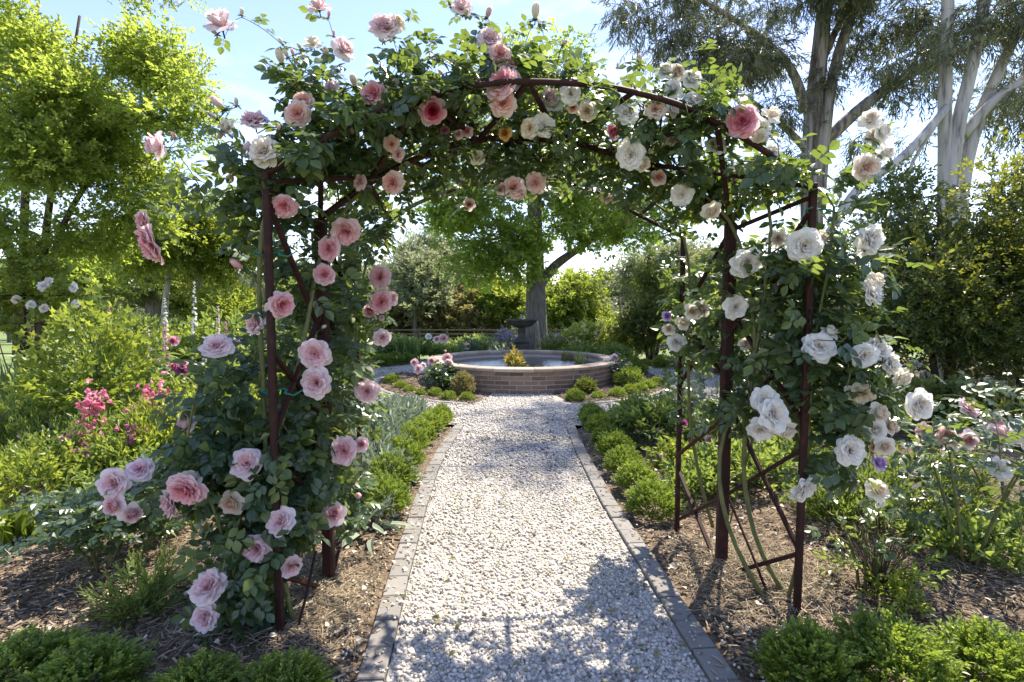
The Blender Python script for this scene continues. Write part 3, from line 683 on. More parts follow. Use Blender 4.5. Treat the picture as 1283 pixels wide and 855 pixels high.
def chains_mesh(acc, P, par, n0, r_tip, power, rmax, sides=5, rmin_draw=0.0, base_r=None):
    n = len(P); w = np.zeros(n); has = np.zeros(n, bool)
    for i in range(n):
        if par[i] >= 0: has[par[i]] = True
    w[~has] = 1.0
    for i in range(n - 1, -1, -1):
        if par[i] >= 0: w[par[i]] += w[i]
    r = np.minimum(r_tip * np.maximum(w, 1) ** power, rmax)
    if base_r is not None: r[:n0] = np.asarray(base_r)
    for i in range(n0, n):
        if par[i] >= 0: r[i] = min(r[i], r[par[i]] * .92)
    used = np.zeros(n, bool); used[:n0] = True
    for i in range(n - 1, n0 - 1, -1):
        if has[i] or used[i]: continue
        ch = [i]; j = i
        while par[j] >= 0:
            j = par[j]; ch.append(j)
            if used[j]: break
        ids = ch[::-1]
        for q in ids: used[q] = True
        rr = r[ids].copy(); rr[0] = min(rr[0], rr[1] * 1.15 if len(rr) > 1 else rr[0])
        if rr.max() < rmin_draw or len(ids) < 2: continue
        V, T = tube(P[ids], rr, sides if rr.max() > r_tip * 3 else 4, False); acc.add(V, T, .5)
    return r

# ================================================================== CLIMBING ROSES
LEAFLET = leaf_oval(.68, .10, .12, 3)
RLEAF = [compound(LEAFLET, 5) for _ in range(4)]
def climber(name, label, base, canes, blobs, blooms, leaf_per=5, leafsize=.122, group='climbing roses on the garden arch'):
    t = thing(name, label, 'climbing rose', base, group)
    nodes = []; acc = Acc()
    for pl, r in canes:
        P = smooth_path([at(*p) if len(p) == 3 else np.array(p[:3]) for p in pl], 26); P[:, 2] = np.maximum(P[:, 2], -.04)
        V, T = tube(P, np.linspace(r, r * .55, 26), 7); acc.add(V, T, .5)
        for i, p in enumerate(P): nodes.append((p, len(nodes) - 1 if i else -1))
    tg = []; nt = 0
    for px, py, Y, rx, ry, ryd, n in blobs:
        c = at(px, py, Y); k = Y / FPX
        q = rdir(n) * (RNG.random(n) ** .42)[:, None] * np.array([rx * k, ryd, ry * k]) * 1.08
        tg.append(c + q)
    tg = np.concatenate(tg); nb = len(tg); bp = []
    if group:                                                     # a few unopened buds among the leaves
        for q in tg[RNG.choice(nb, 11, False)]: blooms = blooms + [(0, 0, RNG.uniform(9, 14), RNG.choice(['cream', 'pale', 'peach']), 'b', float(q[1]), RNG.normal() * .5, .9, None, q + np.array([0, -.05, .09]))]
    for b in blooms: bp.append(b[9] if len(b) > 9 else at(b[0], b[1], b[5]))
    P, par, tips = grow(nodes, tg, 4, .06, .06, minseg=.045)
    n0 = len(nodes); nodes2 = [(P[i], par[i]) for i in range(len(P))]
    # stalks of the blooms, stopping behind each flower
    faces = []; stalk_t = []
    for b, p in zip(blooms, bp):
        f = np.array([b[6] + RNG.normal() * .22, -1.0 + RNG.normal() * .15, b[7] + RNG.normal() * .22]); f = f / np.linalg.norm(f); faces.append(f)
        stalk_t.append(p - f * (b[2] / 2 * b[5] / FPX) * 1.0)
    P2, par2, tips2 = grow(nodes2, stalk_t, 6, .10, .05, minseg=.035)
    chains_mesh(acc, P2, par2, n0, .0028, .34, .012, 5, base_r=np.full(n0, .008))
    acc.build('canes', M['cane'], t, True)
    # compound leaves round every cluster point, and along the bloom stalks
    lf = Acc(); ce = P2[n0:]; 
    rep = np.repeat(tg, leaf_per, 0); n = len(rep)
    out = rdir(n, -.7, .8); pos = rep + RNG.normal(0, .045, (n, 3)) * 1.0
    var = np.clip(RNG.normal(.42, .17, n) + np.repeat(RNG.normal(0, .12, nb), leaf_per), 0, 1); young = RNG.random(n) < .07; var[young] = RNG.uniform(.8, 1, young.sum())
    A = norm(out + np.array([0, -.35, -.25])); N = norm(RNG.normal(0, .45, (n, 3)) + np.array([.15, -.45, 1.0]))
    keep = np.ones(n, bool); C0 = np.array([0, 0, CAMH])             # blooms push the leaves in front of them aside
    for b, p in zip(blooms, bp):
        dv = p - C0; D = np.linalg.norm(dv); dv = dv / D; rel = pos + A * leafsize * .4 - C0; al = rel @ dv; pe = np.linalg.norm(rel - al[:, None] * dv, axis=1)
        keep &= ~((al < D + .03) & (pe < b[2] / 2 * b[5] / FPX * .8 + .025))
    scatter(lf, RLEAF, pos[keep], A[keep], N[keep], leafsize * RNG.uniform(.65, 1.2, keep.sum()), var[keep])
    st = P2[len(P):]
    if len(st):
        m = RNG.random(len(st)) < .62; st = st[m]; n = len(st)
        A = norm(rdir(n, -.5, .6)); scatter(lf, RLEAF, st, A, norm(RNG.normal(0, .4, (n, 3)) + np.array([0, -.3, 1.0])), leafsize * RNG.uniform(.6, 1.0, n), np.clip(RNG.normal(.55, .2, n), 0, 1))
    lf.build('foliage', M['rose_leaf' if group else 'lime_leaf'], t)  # lime leaves on the frame climber stand in for sunlight missing there
    for b, p, f in zip(blooms, bp, faces):
        add_bloom(t, p, f, b[2] / 2 * b[5] / FPX * 1.04, b[3], b[4], b[8] if len(b) > 8 else None)
    return t

def B(px, py, d, col, kind='o', Y=2.3, fx=0., fz=.15, lab=None):
    r = (px, py, d, col, kind, Y, fx, fz); return r + ((lab,) if lab else ())
left_blooms = [
 B(275, 24, 38, 'pale', 'c', 2.45, -.1, 1.2), B(268, 40, 14, 'cream', 'b', 2.45), B(303, 15, 13, 'cream', 'b', 2.46, .3, .8), B(193, 182, 34, 'pale', 'c', 2.25, -1.0, .1), B(218, 170, 12, 'peach', 'b', 2.26, .2, .8), B(177, 277, 28, 'pink', 'o', 2.2, -1.2, .1), B(185, 307, 50, 'pink', 'o', 2.18, -.8, -.5),
 B(297, 332, 24, 'pink', 'b', 2.25, -.4, .9), B(329, 188, 40, 'cream', 'o', 2.2, .1, .1), B(311, 184, 20, 'pale', 'c', 2.28, -1, .2), B(273, 130, 24, 'pale', 'b', 2.35, -.2, 1.), B(266, 145, 16, 'cream', 'b', 2.35, -.6, .3), B(283, 158, 20, 'cream', 'c', 2.35, -.1, .4), B(276, 170, 16, 'pale', 'b', 2.36, -.1, -.6), B(296, 128, 13, 'cream', 'b', 2.38, .4, .8),
 B(318, 148, 38, 'pale', 'o', 2.3, .1, 1.3), B(372, 142, 32, 'peach', 'o', 2.32, -.2, -.1), B(380, 125, 28, 'peach', 'o', 2.35, .3, .4), B(355, 259, 31, 'pink', 'o', 2.25, .1, .0), B(351, 71, 26, 'cream', 'b', 2.5, .0, .9), B(398, 4, 28, 'pale', 'c', 2.5, 0, 1.), B(412, 18, 10, 'pink', 'b', 2.5, .4, .8), B(392, 52, 22, 'cream', 'c', 2.5, .2, .8), B(408, 66, 22, 'cream', 'b', 2.5, .4, .4), B(432, 60, 28, 'pale', 'c', 2.48, 1., .3),
 B(418, 42, 9, 'pink', 'b', 2.5, .3, 1.), B(375, 58, 12, 'cream', 'b', 2.5, .0, 1.), B(352, 52, 11, 'cream', 'b', 2.5, -.2, 1.), B(443, 101, 22, 'cream', 'b', 2.45, .0, .9), B(415, 108, 18, 'pale', 'c', 2.45, -.2, .4), B(467, 116, 32, 'pink', 'o', 2.4, .0, .3), B(496, 103, 26, 'cream', 'b', 2.45, .1, -.6), B(481, 31, 36, 'pale', 'o', 2.5, -.3, .4), B(499, 27, 20, 'cream', 'c', 2.52, .8, .4), B(478, 51, 12, 'cream', 'b', 2.5, -.3, -.3), B(490, 50, 14, 'cream', 'b', 2.5, 0, -.3), B(512, 20, 11, 'cream', 'b', 2.52, .2, 1.),
 B(578, 5, 28, 'pale', 'c', 2.55, -.1, .8), B(584, 15, 18, 'cream', 'b', 2.55, .2, .2), B(612, 16, 18, 'pale', 'b', 2.55, .2, .8), B(564, 5, 10, 'cream', 'b', 2.55, -.3, .8), B(614, 48, 33, 'pale', 'o', 2.45, .0, .2), B(627, 68, 30, 'peach', 'o', 2.42, .3, .2), B(627, 102, 41, 'pink', 'o', 2.35, -.1, .1), B(643, 97, 26, 'pale', 'c', 2.4, .8, .3), B(630, 129, 33, 'peach', 'o', 2.38, .1, -.1), B(642, 78, 14, 'pink', 'c', 2.45, .5, .2),
 B(671, 14, 26, 'cream', 'b', 2.55, .0, 1.), B(542, 140, 32, 'deep', 'c', 2.3, -.1, -.2, 'deep pink bloom with a pale outer rim'), B(600, 103, 17, 'cream', 'b', 2.4, -.3, .2), B(490, 180, 21, 'peach', 'o', 2.45, -.1, .0), B(498, 193, 18, 'pale', 'o', 2.46, .3, 0), B(491, 229, 29, 'peach', 'o', 2.5, .0, -.1), B(450, 228, 20, 'pale', 'o', 2.55, -.4, 0), B(557, 163, 12, 'magenta', 'o', 2.6), B(585, 164, 14, 'pink', 'c', 2.6), B(574, 168, 12, 'pale', 'c', 2.6), B(598, 197, 17, 'cream', 'c', 2.7, 0, .1), B(632, 167, 17, 'gold', 'c', 2.55, .0, -.1, 'fading golden bloom'),
 B(643, 234, 28, 'peach', 'o', 2.75, 0, -.2), B(629, 236, 16, 'peach', 'c', 2.75, -.5, 0), B(651, 243, 18, 'peach', 'c', 2.76, .1, -.6), B(671, 229, 27, 'peach', 'o', 2.78, .1, -.1), B(588, 256, 15, 'peach', 'c', 3.1), B(433, 292, 37, 'pink', 'o', 2.5, .2, .0), B(411, 311, 33, 'pink', 'o', 2.48, -.2, .4), B(406, 343, 28, 'pink', 'o', 2.5, .1, -.1), B(354, 383, 36, 'pink', 'o', 2.24, .4, -.1),
 B(394, 444, 40, 'pale', 'o', 2.34, .0, .1), B(395, 480, 40, 'pale', 'o', 2.32, .0, -.05), B(459, 491, 31, 'pale', 'o', 2.6, .4, .1), B(448, 478, 18, 'pink', 'c', 2.65, .0, .2), B(475, 347, 29, 'pink', 'o', 2.95, .3, .1), B(477, 378, 30, 'pink', 'o', 2.92, .1, .2), B(491, 374, 18, 'pink', 'c', 2.95, .8, .2), B(463, 391, 19, 'pink', 'c', 2.95, -.3, 0), B(478, 399, 21, 'pale', 'b', 2.9, .2, .2), B(479, 424, 23, 'pale', 'o', 2.9, .4, -.2), B(484, 362, 12, 'cream', 'b', 2.95, .4, .8),
 B(430, 565, 36, 'pink', 'o', 2.45, .0, .0), B(453, 557, 19, 'pink', 'c', 2.5, .6, .4), B(418, 643, 32, 'pale', 'c', 2.45, .4, 1.2), B(449, 622, 22, 'pink', 'b', 2.9, .3, .6), B(308, 580, 41, 'pale', 'o', 2.2, .3, .2), B(289, 632, 32, 'peachcream', 'c', 2.2, .0, -.2), B(290, 619, 16, 'cream', 'b', 2.22, .1, .6), B(350, 653, 38, 'pale', 'o', 2.2, .2, .9), B(320, 689, 39, 'lilacpink', 'o', 2.2, .1, .3), B(365, 711, 30, 'pale', 'o', 2.25, 1.0, -.2),
 B(260, 733, 46, 'pale', 'o', 2.12, .0, 1.0), B(255, 775, 38, 'pale', 'o', 2.1, -.2, -.1), B(231, 616, 50, 'pink', 'o', 2.05, .1, -.15), B(210, 633, 40, 'pale', 'o', 2.1, -.6, .1), B(234, 601, 30, 'cream', 'c', 2.12, .1, 1.3), B(140, 606, 42, 'pale', 'o', 2.1, -.3, .4), B(175, 587, 34, 'lilacpink', 'o', 2.14, .6, .9), B(141, 634, 28, 'pink', 'c', 2.08, .0, .0), B(165, 645, 28, 'pale', 'c', 2.12, .6, -.4), B(125, 631, 16, 'white', 'b', 2.1, -.8, 0),
 B(232, 530, 29, 'pale', 'c', 2.25, -.9, .2), B(271, 432, 37, 'pale', 'o', 2.22, .1, .9), B(318, 405, 30, 'pale', 'o', 2.28, -.2, -.2),
]
M['lilacpink'] = petalmat('lilac_pink_petal', (.74, .38, .47), (.80, .58, .64), (.82, .68, .72))
right_blooms = [
 B(663, 161, 25, 'cream', 'o', 2.5, -.2, .1), B(682, 156, 29, 'white', 'o', 2.5, .2, .1), B(690, 120, 22, 'pale', 'c', 2.6, .3, .3), B(692, 128, 24, 'cream', 'c', 2.6, -.3, .6), B(716, 117, 27, 'white', 'o', 2.4, .0, .0), B(735, 139, 25, 'cream', 'c', 2.45, .2, .0), B(718, 135, 14, 'peach', 'c', 2.46), B(786, 141, 32, 'white', 'o', 2.4, .0, .0), B(789, 194, 37, 'white', 'o', 2.45, -.1, -.05), B(807, 205, 20, 'cream', 'c', 2.5, .6, 0), B(822, 136, 29, 'peachcream', 'o', 2.42, .0, .0), B(844, 136, 20, 'cream', 'c', 2.46, .6, .2), B(769, 165, 18, 'crimson', 'c', 2.55, .2, -.3, 'withered red bloom'),
 B(854, 244, 29, 'white', 'o', 2.6, -.1, .0), B(893, 265, 24, 'cream', 'c', 2.55, .1, -.2), B(826, 222, 19, 'peach', 'c', 2.65, .1, .2), B(760, 247, 14, 'peach', 'c', 3.0), B(802, 73, 14, 'pale', 'b', 2.5, .0, 1.5), B(742, 82, 9, 'cream', 'b', 2.5, .0, 1.5), B(774, 82, 9, 'cream', 'b', 2.5, .0, 1.5), B(834, 87, 22, 'white', 'c', 2.5, -.2, .5), B(849, 89, 20, 'peachcream', 'c', 2.5, .2, .6), B(868, 98, 24, 'white', 'c', 2.5, .3, .4), B(845, 110, 22, 'white', 'c', 2.48, 0, .3), B(870, 122, 26, 'white', 'o', 2.48, .4, .9), B(815, 190, 15, 'cream', 'b', 2.6), B(842, 175, 14, 'cream', 'c', 2.6), B(898, 180, 24, 'white', 'c', 2.5, .2, .4),
 B(929, 152, 40, 'deep', 'o', 2.35, -.5, -.05, 'deep pink bloom among white ones'), B(953, 160, 36, 'white', 'o', 2.4, .3, .2), B(969, 142, 24, 'cream', 'c', 2.42, .5, .8), B(953, 172, 18, 'cream', 'c', 2.38, .1, -.5), B(968, 188, 22, 'white', 'o', 2.5, .2, 1.0), B(1010, 308, 45, 'white', 'o', 2.35, .0, .1), B(1030, 295, 18, 'cream', 'c', 2.42, .6, .8), B(937, 330, 38, 'white', 'o', 2.55, -.1, .0), B(923, 385, 33, 'white', 'o', 2.6, .0, .0), B(975, 299, 24, 'cream', 'c', 2.55, .1, .2), B(1028, 433, 40, 'white', 'o', 2.35, .0, .1), B(1041, 415, 22, 'white', 'c', 2.38, .4, .8),
 B(1093, 300, 40, 'white', 'o', 2.3, .7, -.1), B(1095, 366, 38, 'white', 'o', 2.3, .8, .3), B(1100, 350, 22, 'cream', 'c', 2.32, .3, .9), B(1091, 148, 26, 'cream', 'c', 2.35, -.4, .6), B(1108, 163, 28, 'white', 'c', 2.35, .5, .3), B(1112, 190, 22, 'white', 'c', 2.36, .6, -.3), B(1096, 170, 20, 'cream', 'c', 2.37, .0, .0), B(1087, 210, 33, 'peachcream', 'o', 2.3, .1, -.5), B(1085, 446, 33, 'white', 'o', 2.3, -.1, -.1), B(1102, 437, 35, 'white', 'o', 2.36, .4, .3), B(1119, 456, 30, 'white', 'o', 2.35, .5, .3), B(1133, 474, 25, 'cream', 'c', 2.32, .5, -.2), B(1085, 406, 14, 'cream', 'b', 2.35, .2, 1.), B(1079, 495, 33, 'cream', 'o', 2.38, .1, -.8),
 B(1104, 518, 28, 'cream', 'c', 2.34, .1, .4), B(1099, 540, 28, 'white', 'c', 2.34, -.3, .2), B(1110, 560, 24, 'cream', 'c', 2.32, .2, -.1), B(1118, 535, 20, 'peachcream', 'c', 2.38, .8, .2), B(1096, 562, 14, 'peach', 'c', 2.36, -.2, -.4), B(1103, 580, 20, 'lilac', 'c', 2.36, .2, .2), B(1067, 565, 40, 'white', 'o', 2.3, .2, .3), B(1155, 508, 38, 'white', 'o', 2.35, .3, .0), B(972, 520, 45, 'white', 'o', 2.38, .1, .3), B(958, 500, 36, 'white', 'o', 2.44, -.2, .8), B(953, 540, 32, 'white', 'o', 2.42, -.4, -.3), B(988, 541, 24, 'cream', 'c', 2.4, .4, -.3),
 B(1010, 614, 37, 'white', 'o', 2.38, .5, -.1), B(880, 387, 22, 'cream', 'c', 3.0, .3, .2), B(868, 390, 20, 'cream', 'c', 3.0, -.3, .1), B(848, 428, 25, 'white', 'o', 3.2, -.4, .3), B(838, 412, 16, 'cream', 'c', 3.2, -.2, .3), B(856, 404, 18, 'cream', 'c', 3.15, .1, .5), B(935, 430, 16, 'cream', 'c', 2.75), B(950, 430, 18, 'cream', 'c', 2.75, .4, -.2), B(836, 396, 12, 'lilac', 'c', 3.2),
]
M['butter'] = petalmat('butter_petal', (.74, .66, .26), (.78, .74, .40), (.80, .77, .52))
M['peachcream'] = petalmat('peach_cream_petal', (.78, .50, .40), (.81, .68, .58), (.82, .76, .69))
left_canes = [
 ([(372, 800, 2.3), (335, 640, 2.32), (330, 480, 2.33), (322, 350, 2.34), (330, 230, 2.33), (420, 155, 2.4), (560, 110, 2.45), (660, 95, 2.45)], .013),
 ([(300, 808, 2.28), (300, 700, 2.3), (345, 560, 2.35), (385, 420, 2.5), (400, 300, 2.62), (470, 215, 2.72), (560, 170, 2.75), (660, 160, 2.78)], .012),
 ([(430, 660, 3.6), (440, 500, 3.55), (450, 360, 3.6), (470, 285, 3.6), (560, 235, 3.6), (680, 215, 3.55)], .011),
 ([(445, 650, 3.7), (435, 520, 3.5), (400, 400, 3.0), (390, 300, 2.9), (450, 215, 3.1), (560, 190, 3.2)], .011),
 ([(318, 806, 2.27), (270, 640, 2.2), (230, 560, 2.2), (255, 460, 2.22)], .008)]
right_canes = [
 ([(971, 771, 2.5), (931, 709, 2.55), (911, 669, 2.6), (900, 615, 2.65), (896, 567, 2.68), (909, 522, 2.7), (931, 504, 2.7), (950, 440, 2.65), (960, 340, 2.6), (975, 250, 2.55), (900, 170, 2.55), (800, 130, 2.6)], .0115),
 ([(987, 751, 2.52), (958, 713, 2.6), (935, 642, 2.65), (929, 575, 2.68), (938, 500, 2.66), (951, 451, 2.64), (936, 330, 2.7), (915, 260, 2.75), (820, 205, 2.8), (720, 180, 2.8)], .0125),
 ([(893, 660, 3.3), (878, 611, 3.25), (864, 531, 3.25), (862, 456, 3.25), (866, 330, 3.3), (850, 265, 3.4), (760, 230, 3.45), (690, 215, 3.5)], .0115),
 ([(987, 751, 2.5), (1002, 700, 2.48), (1012, 560, 2.47), (1020, 420, 2.45), (1040, 330, 2.42), (1045, 260, 2.42)], .010),
 ([(960, 470, 2.6), (941, 560, 2.8), (925, 610, 2.85), (915, 655, 2.95)], .009),
 ([(1012, 480, 2.42), (1050, 430, 2.38), (1090, 400, 2.36), (1110, 440, 2.36), (1125, 470, 2.36)], .005)]
left_blobs = [(395, 330, 2.9, 58, 66, .5, 44), (330, 262, 2.5, 40, 30, .2, 16), (400, 210, 2.7, 86, 38, .4, 50), (480, 165, 2.8, 78, 42, .4, 50), (570, 165, 2.8, 68, 42, .45, 44), (560, 115, 2.6, 66, 26, .3, 34), (430, 125, 2.5, 76, 26, .25, 30), (625, 192, 3.1, 55, 30, .4, 26), (510, 226, 3.2, 70, 25, .3, 28), (450, 280, 3.4, 42, 40, .3, 30),
 (398, 430, 2.8, 46, 66, .4, 42), (384, 530, 2.7, 54, 56, .4, 48), (330, 560, 2.4, 50, 50, .2, 44), (280, 560, 2.35, 44, 40, .2, 32), (245, 602, 2.3, 45, 32, .18, 24), (375, 615, 2.55, 62, 42, .3, 46), (330, 650, 2.35, 45, 50, .2, 38), (300, 700, 2.3, 48, 35, .2, 26), (308, 765, 2.3, 32, 40, .1, 24), (425, 630, 2.9, 25, 36, .2, 18), (445, 400, 3.3, 28, 60, .2, 28), (445, 500, 3.3, 24, 50, .2, 20), (270, 262, 2.5, 44, 36, .2, 9), (390, 95, 2.5, 34, 22, .1, 9), (620, 85, 2.55, 40, 25, .2, 18), (505, 80, 2.5, 20, 25, .1, 6), (318, 450, 2.5, 18, 50, .12, 8), (280, 475, 2.3, 22, 30, .1, 10), (265, 520, 2.3, 30, 25, .1, 12), (425, 170, 2.5, 60, 30, .2, 20), (330, 215, 2.45, 36, 22, .2, 11), (375, 188, 2.24, 40, 16, .05, 9), (450, 145, 2.25, 44, 14, .05, 10), (530, 115, 2.27, 46, 12, .05, 11), (610, 100, 2.3, 36, 12, .05, 9)]
right_blobs = [(700, 200, 3.0, 66, 30, .5, 36), (780, 215, 3.0, 66, 28, .5, 34), (700, 145, 2.7, 56, 20, .25, 20), (780, 168, 2.7, 52, 24, .3, 24), (850, 120, 2.6, 42, 20, .2, 20), (700, 95, 2.6, 50, 10, .15, 9), (850, 200, 2.8, 56, 42, .4, 40), (925, 220, 2.7, 52, 32, .35, 34), (880, 250, 3.0, 50, 34, .35, 36), (900, 140, 2.5, 34, 18, .15, 10), (880, 140, 2.36, 30, 14, .05, 7), (760, 110, 2.34, 40, 8, .04, 5), (985, 210, 2.38, 30, 14, .05, 5), (960, 340, 2.7, 56, 56, .35, 50), (1030, 345, 2.6, 46, 60, .3, 42), (1000, 420, 2.6, 56, 46, .3, 48), (1045, 470, 2.5, 46, 56, .25, 42),
 (900, 420, 3.0, 46, 46, .3, 28), (860, 380, 3.4, 28, 75, .25, 28), (1035, 550, 2.5, 40, 40, .2, 18), (920, 500, 2.8, 34, 25, .25, 12), (1060, 390, 2.45, 36, 28, .2, 15), (1090, 520, 2.4, 24, 50, .1, 9), (860, 480, 3.4, 18, 60, .2, 10), (1065, 260, 2.4, 40, 40, .12, 7), (1100, 450, 2.4, 25, 25, .1, 6), (650, 130, 2.7, 30, 30, .3, 14)]
gl = gnd(352, 812); climber('climbing_rose', 'dense climbing rose with large pink blooms smothering one side of the arch and its roof', gl + np.array([-.06, .03, 0]), left_canes, left_blobs, left_blooms)
gr = gnd(987, 752); climber('climbing_rose', 'open climbing rose with white and cream blooms and bare green canes at its foot', gr, right_canes, right_blobs, right_blooms)

# ================================================================== TREES
SP = {}
def sprayset(key, leaf, n, L, size, spread=1.0, hang=0.0, k=4):
    SP[key] = [spray(leaf, n, L, size, spread, hang) for _ in range(k)]
sprayset('broad', leaf_oval(.6, .12, .2, 2), 9, .26, .075)
sprayset('maple', leaf_lobed(), 6, .34, .17)
sprayset('gum', leaf2(.17, .03), 9, .42, .20, .55, .55)
sprayset('hedge', leaf_oval(.5, .10, .2, 2), 8, .17, .066)
sprayset('far', leaf2(.55, .1), 9, .7, .34)
sprayset('fargum', leaf2(.22, .05), 10, .9, .5, .7, .4)
sprayset('box', leaf_oval(.55, .12, .1, 2), 11, .085, .026, .8)
sprayset('small', leaf_oval(.45, .1, .2, 2), 8, .13, .05)
sprayset('mid', leaf_oval(.5, .1, .25, 2), 7, .20, .095)
sprayset('fine', leaf2(.22, .06), 12, .20, .06, .6)
sprayset('grey', leaf_oval(.28, .08, .25, 2), 8, .10, .12, 1.0)
sprayset('lobed', leaf_lobed(), 7, .24, .11)

def blob_pts(blobs, lump=.38):
    out = []
    for c, r, n in blobs:
        c = np.asarray(c, float); r = np.asarray(r, float) * np.ones(3)
        nl = max(4, n // 9); lc = rdir(nl) * (RNG.uniform(.45, 1.0, nl) ** .6)[:, None]
        li = RNG.integers(0, nl, n); p = lc[li] + rdir(n) * (RNG.random(n) ** .5)[:, None] * lump
        out.append(c + p * r)
    return np.concatenate(out)

def tree(name, label, base, trunks, blobs, sprays, leafm, barkm, per=26, crad=.4, ssize=1.0, tip=.008, power=.42, rmax=.2, group=None, lump=.38, up=.25, hang=0.0, mean=.45, sides=7, extra=None, cat='tree', rootpref=.25, min_draw=.0, part='crown', flat=1.0):
    t = thing(name, label, cat, base, group); nodes = []; acc = Acc(); br = []
    for pl, r0, r1 in trunks:
        P = smooth_path(pl, 16); k = len(nodes); rr = np.linspace(r0, r1, 16); rr[0] *= 1.22 if r0 > .05 else 1
        V, T = tube(P, rr, max(sides, 9) if r0 > .08 else sides); V = V + RNG.normal(0, r0 * .02, V.shape); acc.add(V, T, .5)
        for i, p in enumerate(P):
            if i < 4 and r0 > .05: continue
            nodes.append((p, len(nodes) - 1 if len(nodes) > k else -1)); br.append(rr[i])
    tg = blob_pts(blobs, lump); P, par, _ = grow(nodes, tg, 5, .05 if hang == 0 else .12, .06, rootpref, minseg=.2)
    chains_mesh(acc, P, par, len(nodes), tip, power, rmax, 5, min_draw, np.array(br))
    acc.build('trunk' if cat == 'tree' else 'stem', M[barkm], t, True)
    n = len(tg) * per; rep = np.repeat(tg, per, 0); off = RNG.normal(0, crad * .55, (n, 3)) * np.array([1, 1, flat * .8]); off[:, 2] -= np.abs(RNG.normal(0, hang, n)) if hang else 0
    out = norm(off + 1e-6); A = norm(out * .8 + rdir(n) * .7 + np.array([0, 0, up - hang * 1.5]))
    var = np.clip(RNG.normal(mean, .15, n) + np.repeat(RNG.normal(0, .13, len(tg)), per), 0, 1)
    lf = Acc(); scatter(lf, SP[sprays], rep + off, A, norm(RNG.normal(0, .5, (n, 3)) + np.array([0, 0, 1.0])), ssize * RNG.uniform(.7, 1.25, n), var)
    lf.build(part, M[leafm], t)
    return t

def zt(p): return float(terrain(p[0], p[1]))
# --- the big plane tree behind the fountain
b = np.array([.72, 15.7, -.1])
tree('plane_tree', 'big spreading bright green tree with a thick grey trunk right behind the stone fountain', b,
     [([b + [0, 0, -.1], b + [.0, 0, 1.0], b + [-.02, 0, 2.2], b + [-.1, 0, 4.2], b + [.1, .1, 6.4], b + [0, 0, 8.2]], .36, .07),
      ([b + [.05, 0, 2.1], b + [.55, -.1, 2.75], b + [1.4, -.2, 3.3], b + [2.3, -.3, 3.9]], .17, .05), ([b + [0, 0, 2.6], b + [-.7, .2, 3.5], b + [-1.5, .1, 4.3]], .13, .04)],
     [((.5, 15.6, 4.5), (2.3, 2.0, 1.2), 85), ((.8, 15.7, 6.2), (2.3, 2.0, 1.7), 90), ((.8, 15.7, 8.1), (1.1, 1.2, 1.0), 26), ((2.9, 15.3, 4.5), (1.2, 1.3, .85), 40), ((-1.1, 15.3, 3.9), (.95, 1.2, .8), 34), ((1.9, 15.2, 3.6), (.9, .9, .4), 16), ((-.4, 14.9, 3.1), (1.0, .8, .6), 26), ((.3, 14.8, 2.75), (.6, .6, .35), 9), ((-1.0, 14.9, 2.75), (.6, .6, .4), 10), ((3.3, 15.2, 3.7), (.6, .8, .35), 9)],
     'maple', 'plane_leaf', 'bark_grey', per=15, crad=.44, ssize=.95, tip=.012, rmax=.16, mean=.6, up=-.05)
# --- big multi-stemmed tree on the left
b = np.array([-8.4, 9.3, 0])
def P3(px, py, Y): return at(px, py, Y)
tree('crepe_myrtle', 'large yellow green leafy tree with several slim stems, filling the sky left of the arch', b,
     [([b + [0, 0, -.1], b + [-.1, 0, 1.2], P3(30, 260, 9.3), P3(40, 120, 9.4), P3(48, 0, 9.5)], .10, .018), ([b + [.1, .1, -.1], b + [.15, 0, 1.3], P3(62, 250, 9.4), P3(85, 110, 9.4), P3(100, 20, 9.4)], .09, .018),
      ([b + [.1, 0, .6], P3(75, 280, 9.2), P3(130, 200, 9.1), P3(190, 120, 9.0)], .07, .02), ([b + [-.1, -.1, .5], P3(15, 290, 9), P3(-60, 200, 9), P3(-100, 80, 9)], .09, .02)],
     [(P3(40, 40, 9.2), (2.0, 1.8, 1.3), 74), (P3(10, -10, 8.9), (1.1, 1.0, 1.0), 20), (P3(15, 130, 8.8), (.9, .9, .8), 10), (P3(140, 105, 9.2), (1.35, 1.4, 1.0), 51), (P3(60, 200, 9.3), (1.9, 1.6, .9), 62), (P3(150, 200, 9.1), (1.3, 1.2, .8), 40), (P3(60, -140, 9.3), (2.2, 1.9, 1.3), 51), (P3(-80, 60, 9.3), (1.4, 1.6, 2.0), 44), (P3(190, 130, 9.0), (.75, .9, .5), 16), (P3(110, 285, 9.0), (1.3, 1.0, .38), 22), (P3(215, 165, 9.0), (.5, .6, .3), 6), (P3(30, 290, 9.0), (.9, 1.0, .4), 14), (P3(175, 265, 9.1), (.6, .7, .35), 8)],
     'broad', 'tree_leaf', 'bark_brown', per=25, crad=.29, ssize=1.0, tip=.006, rmax=.06, mean=.5, up=.1, flat=.6)
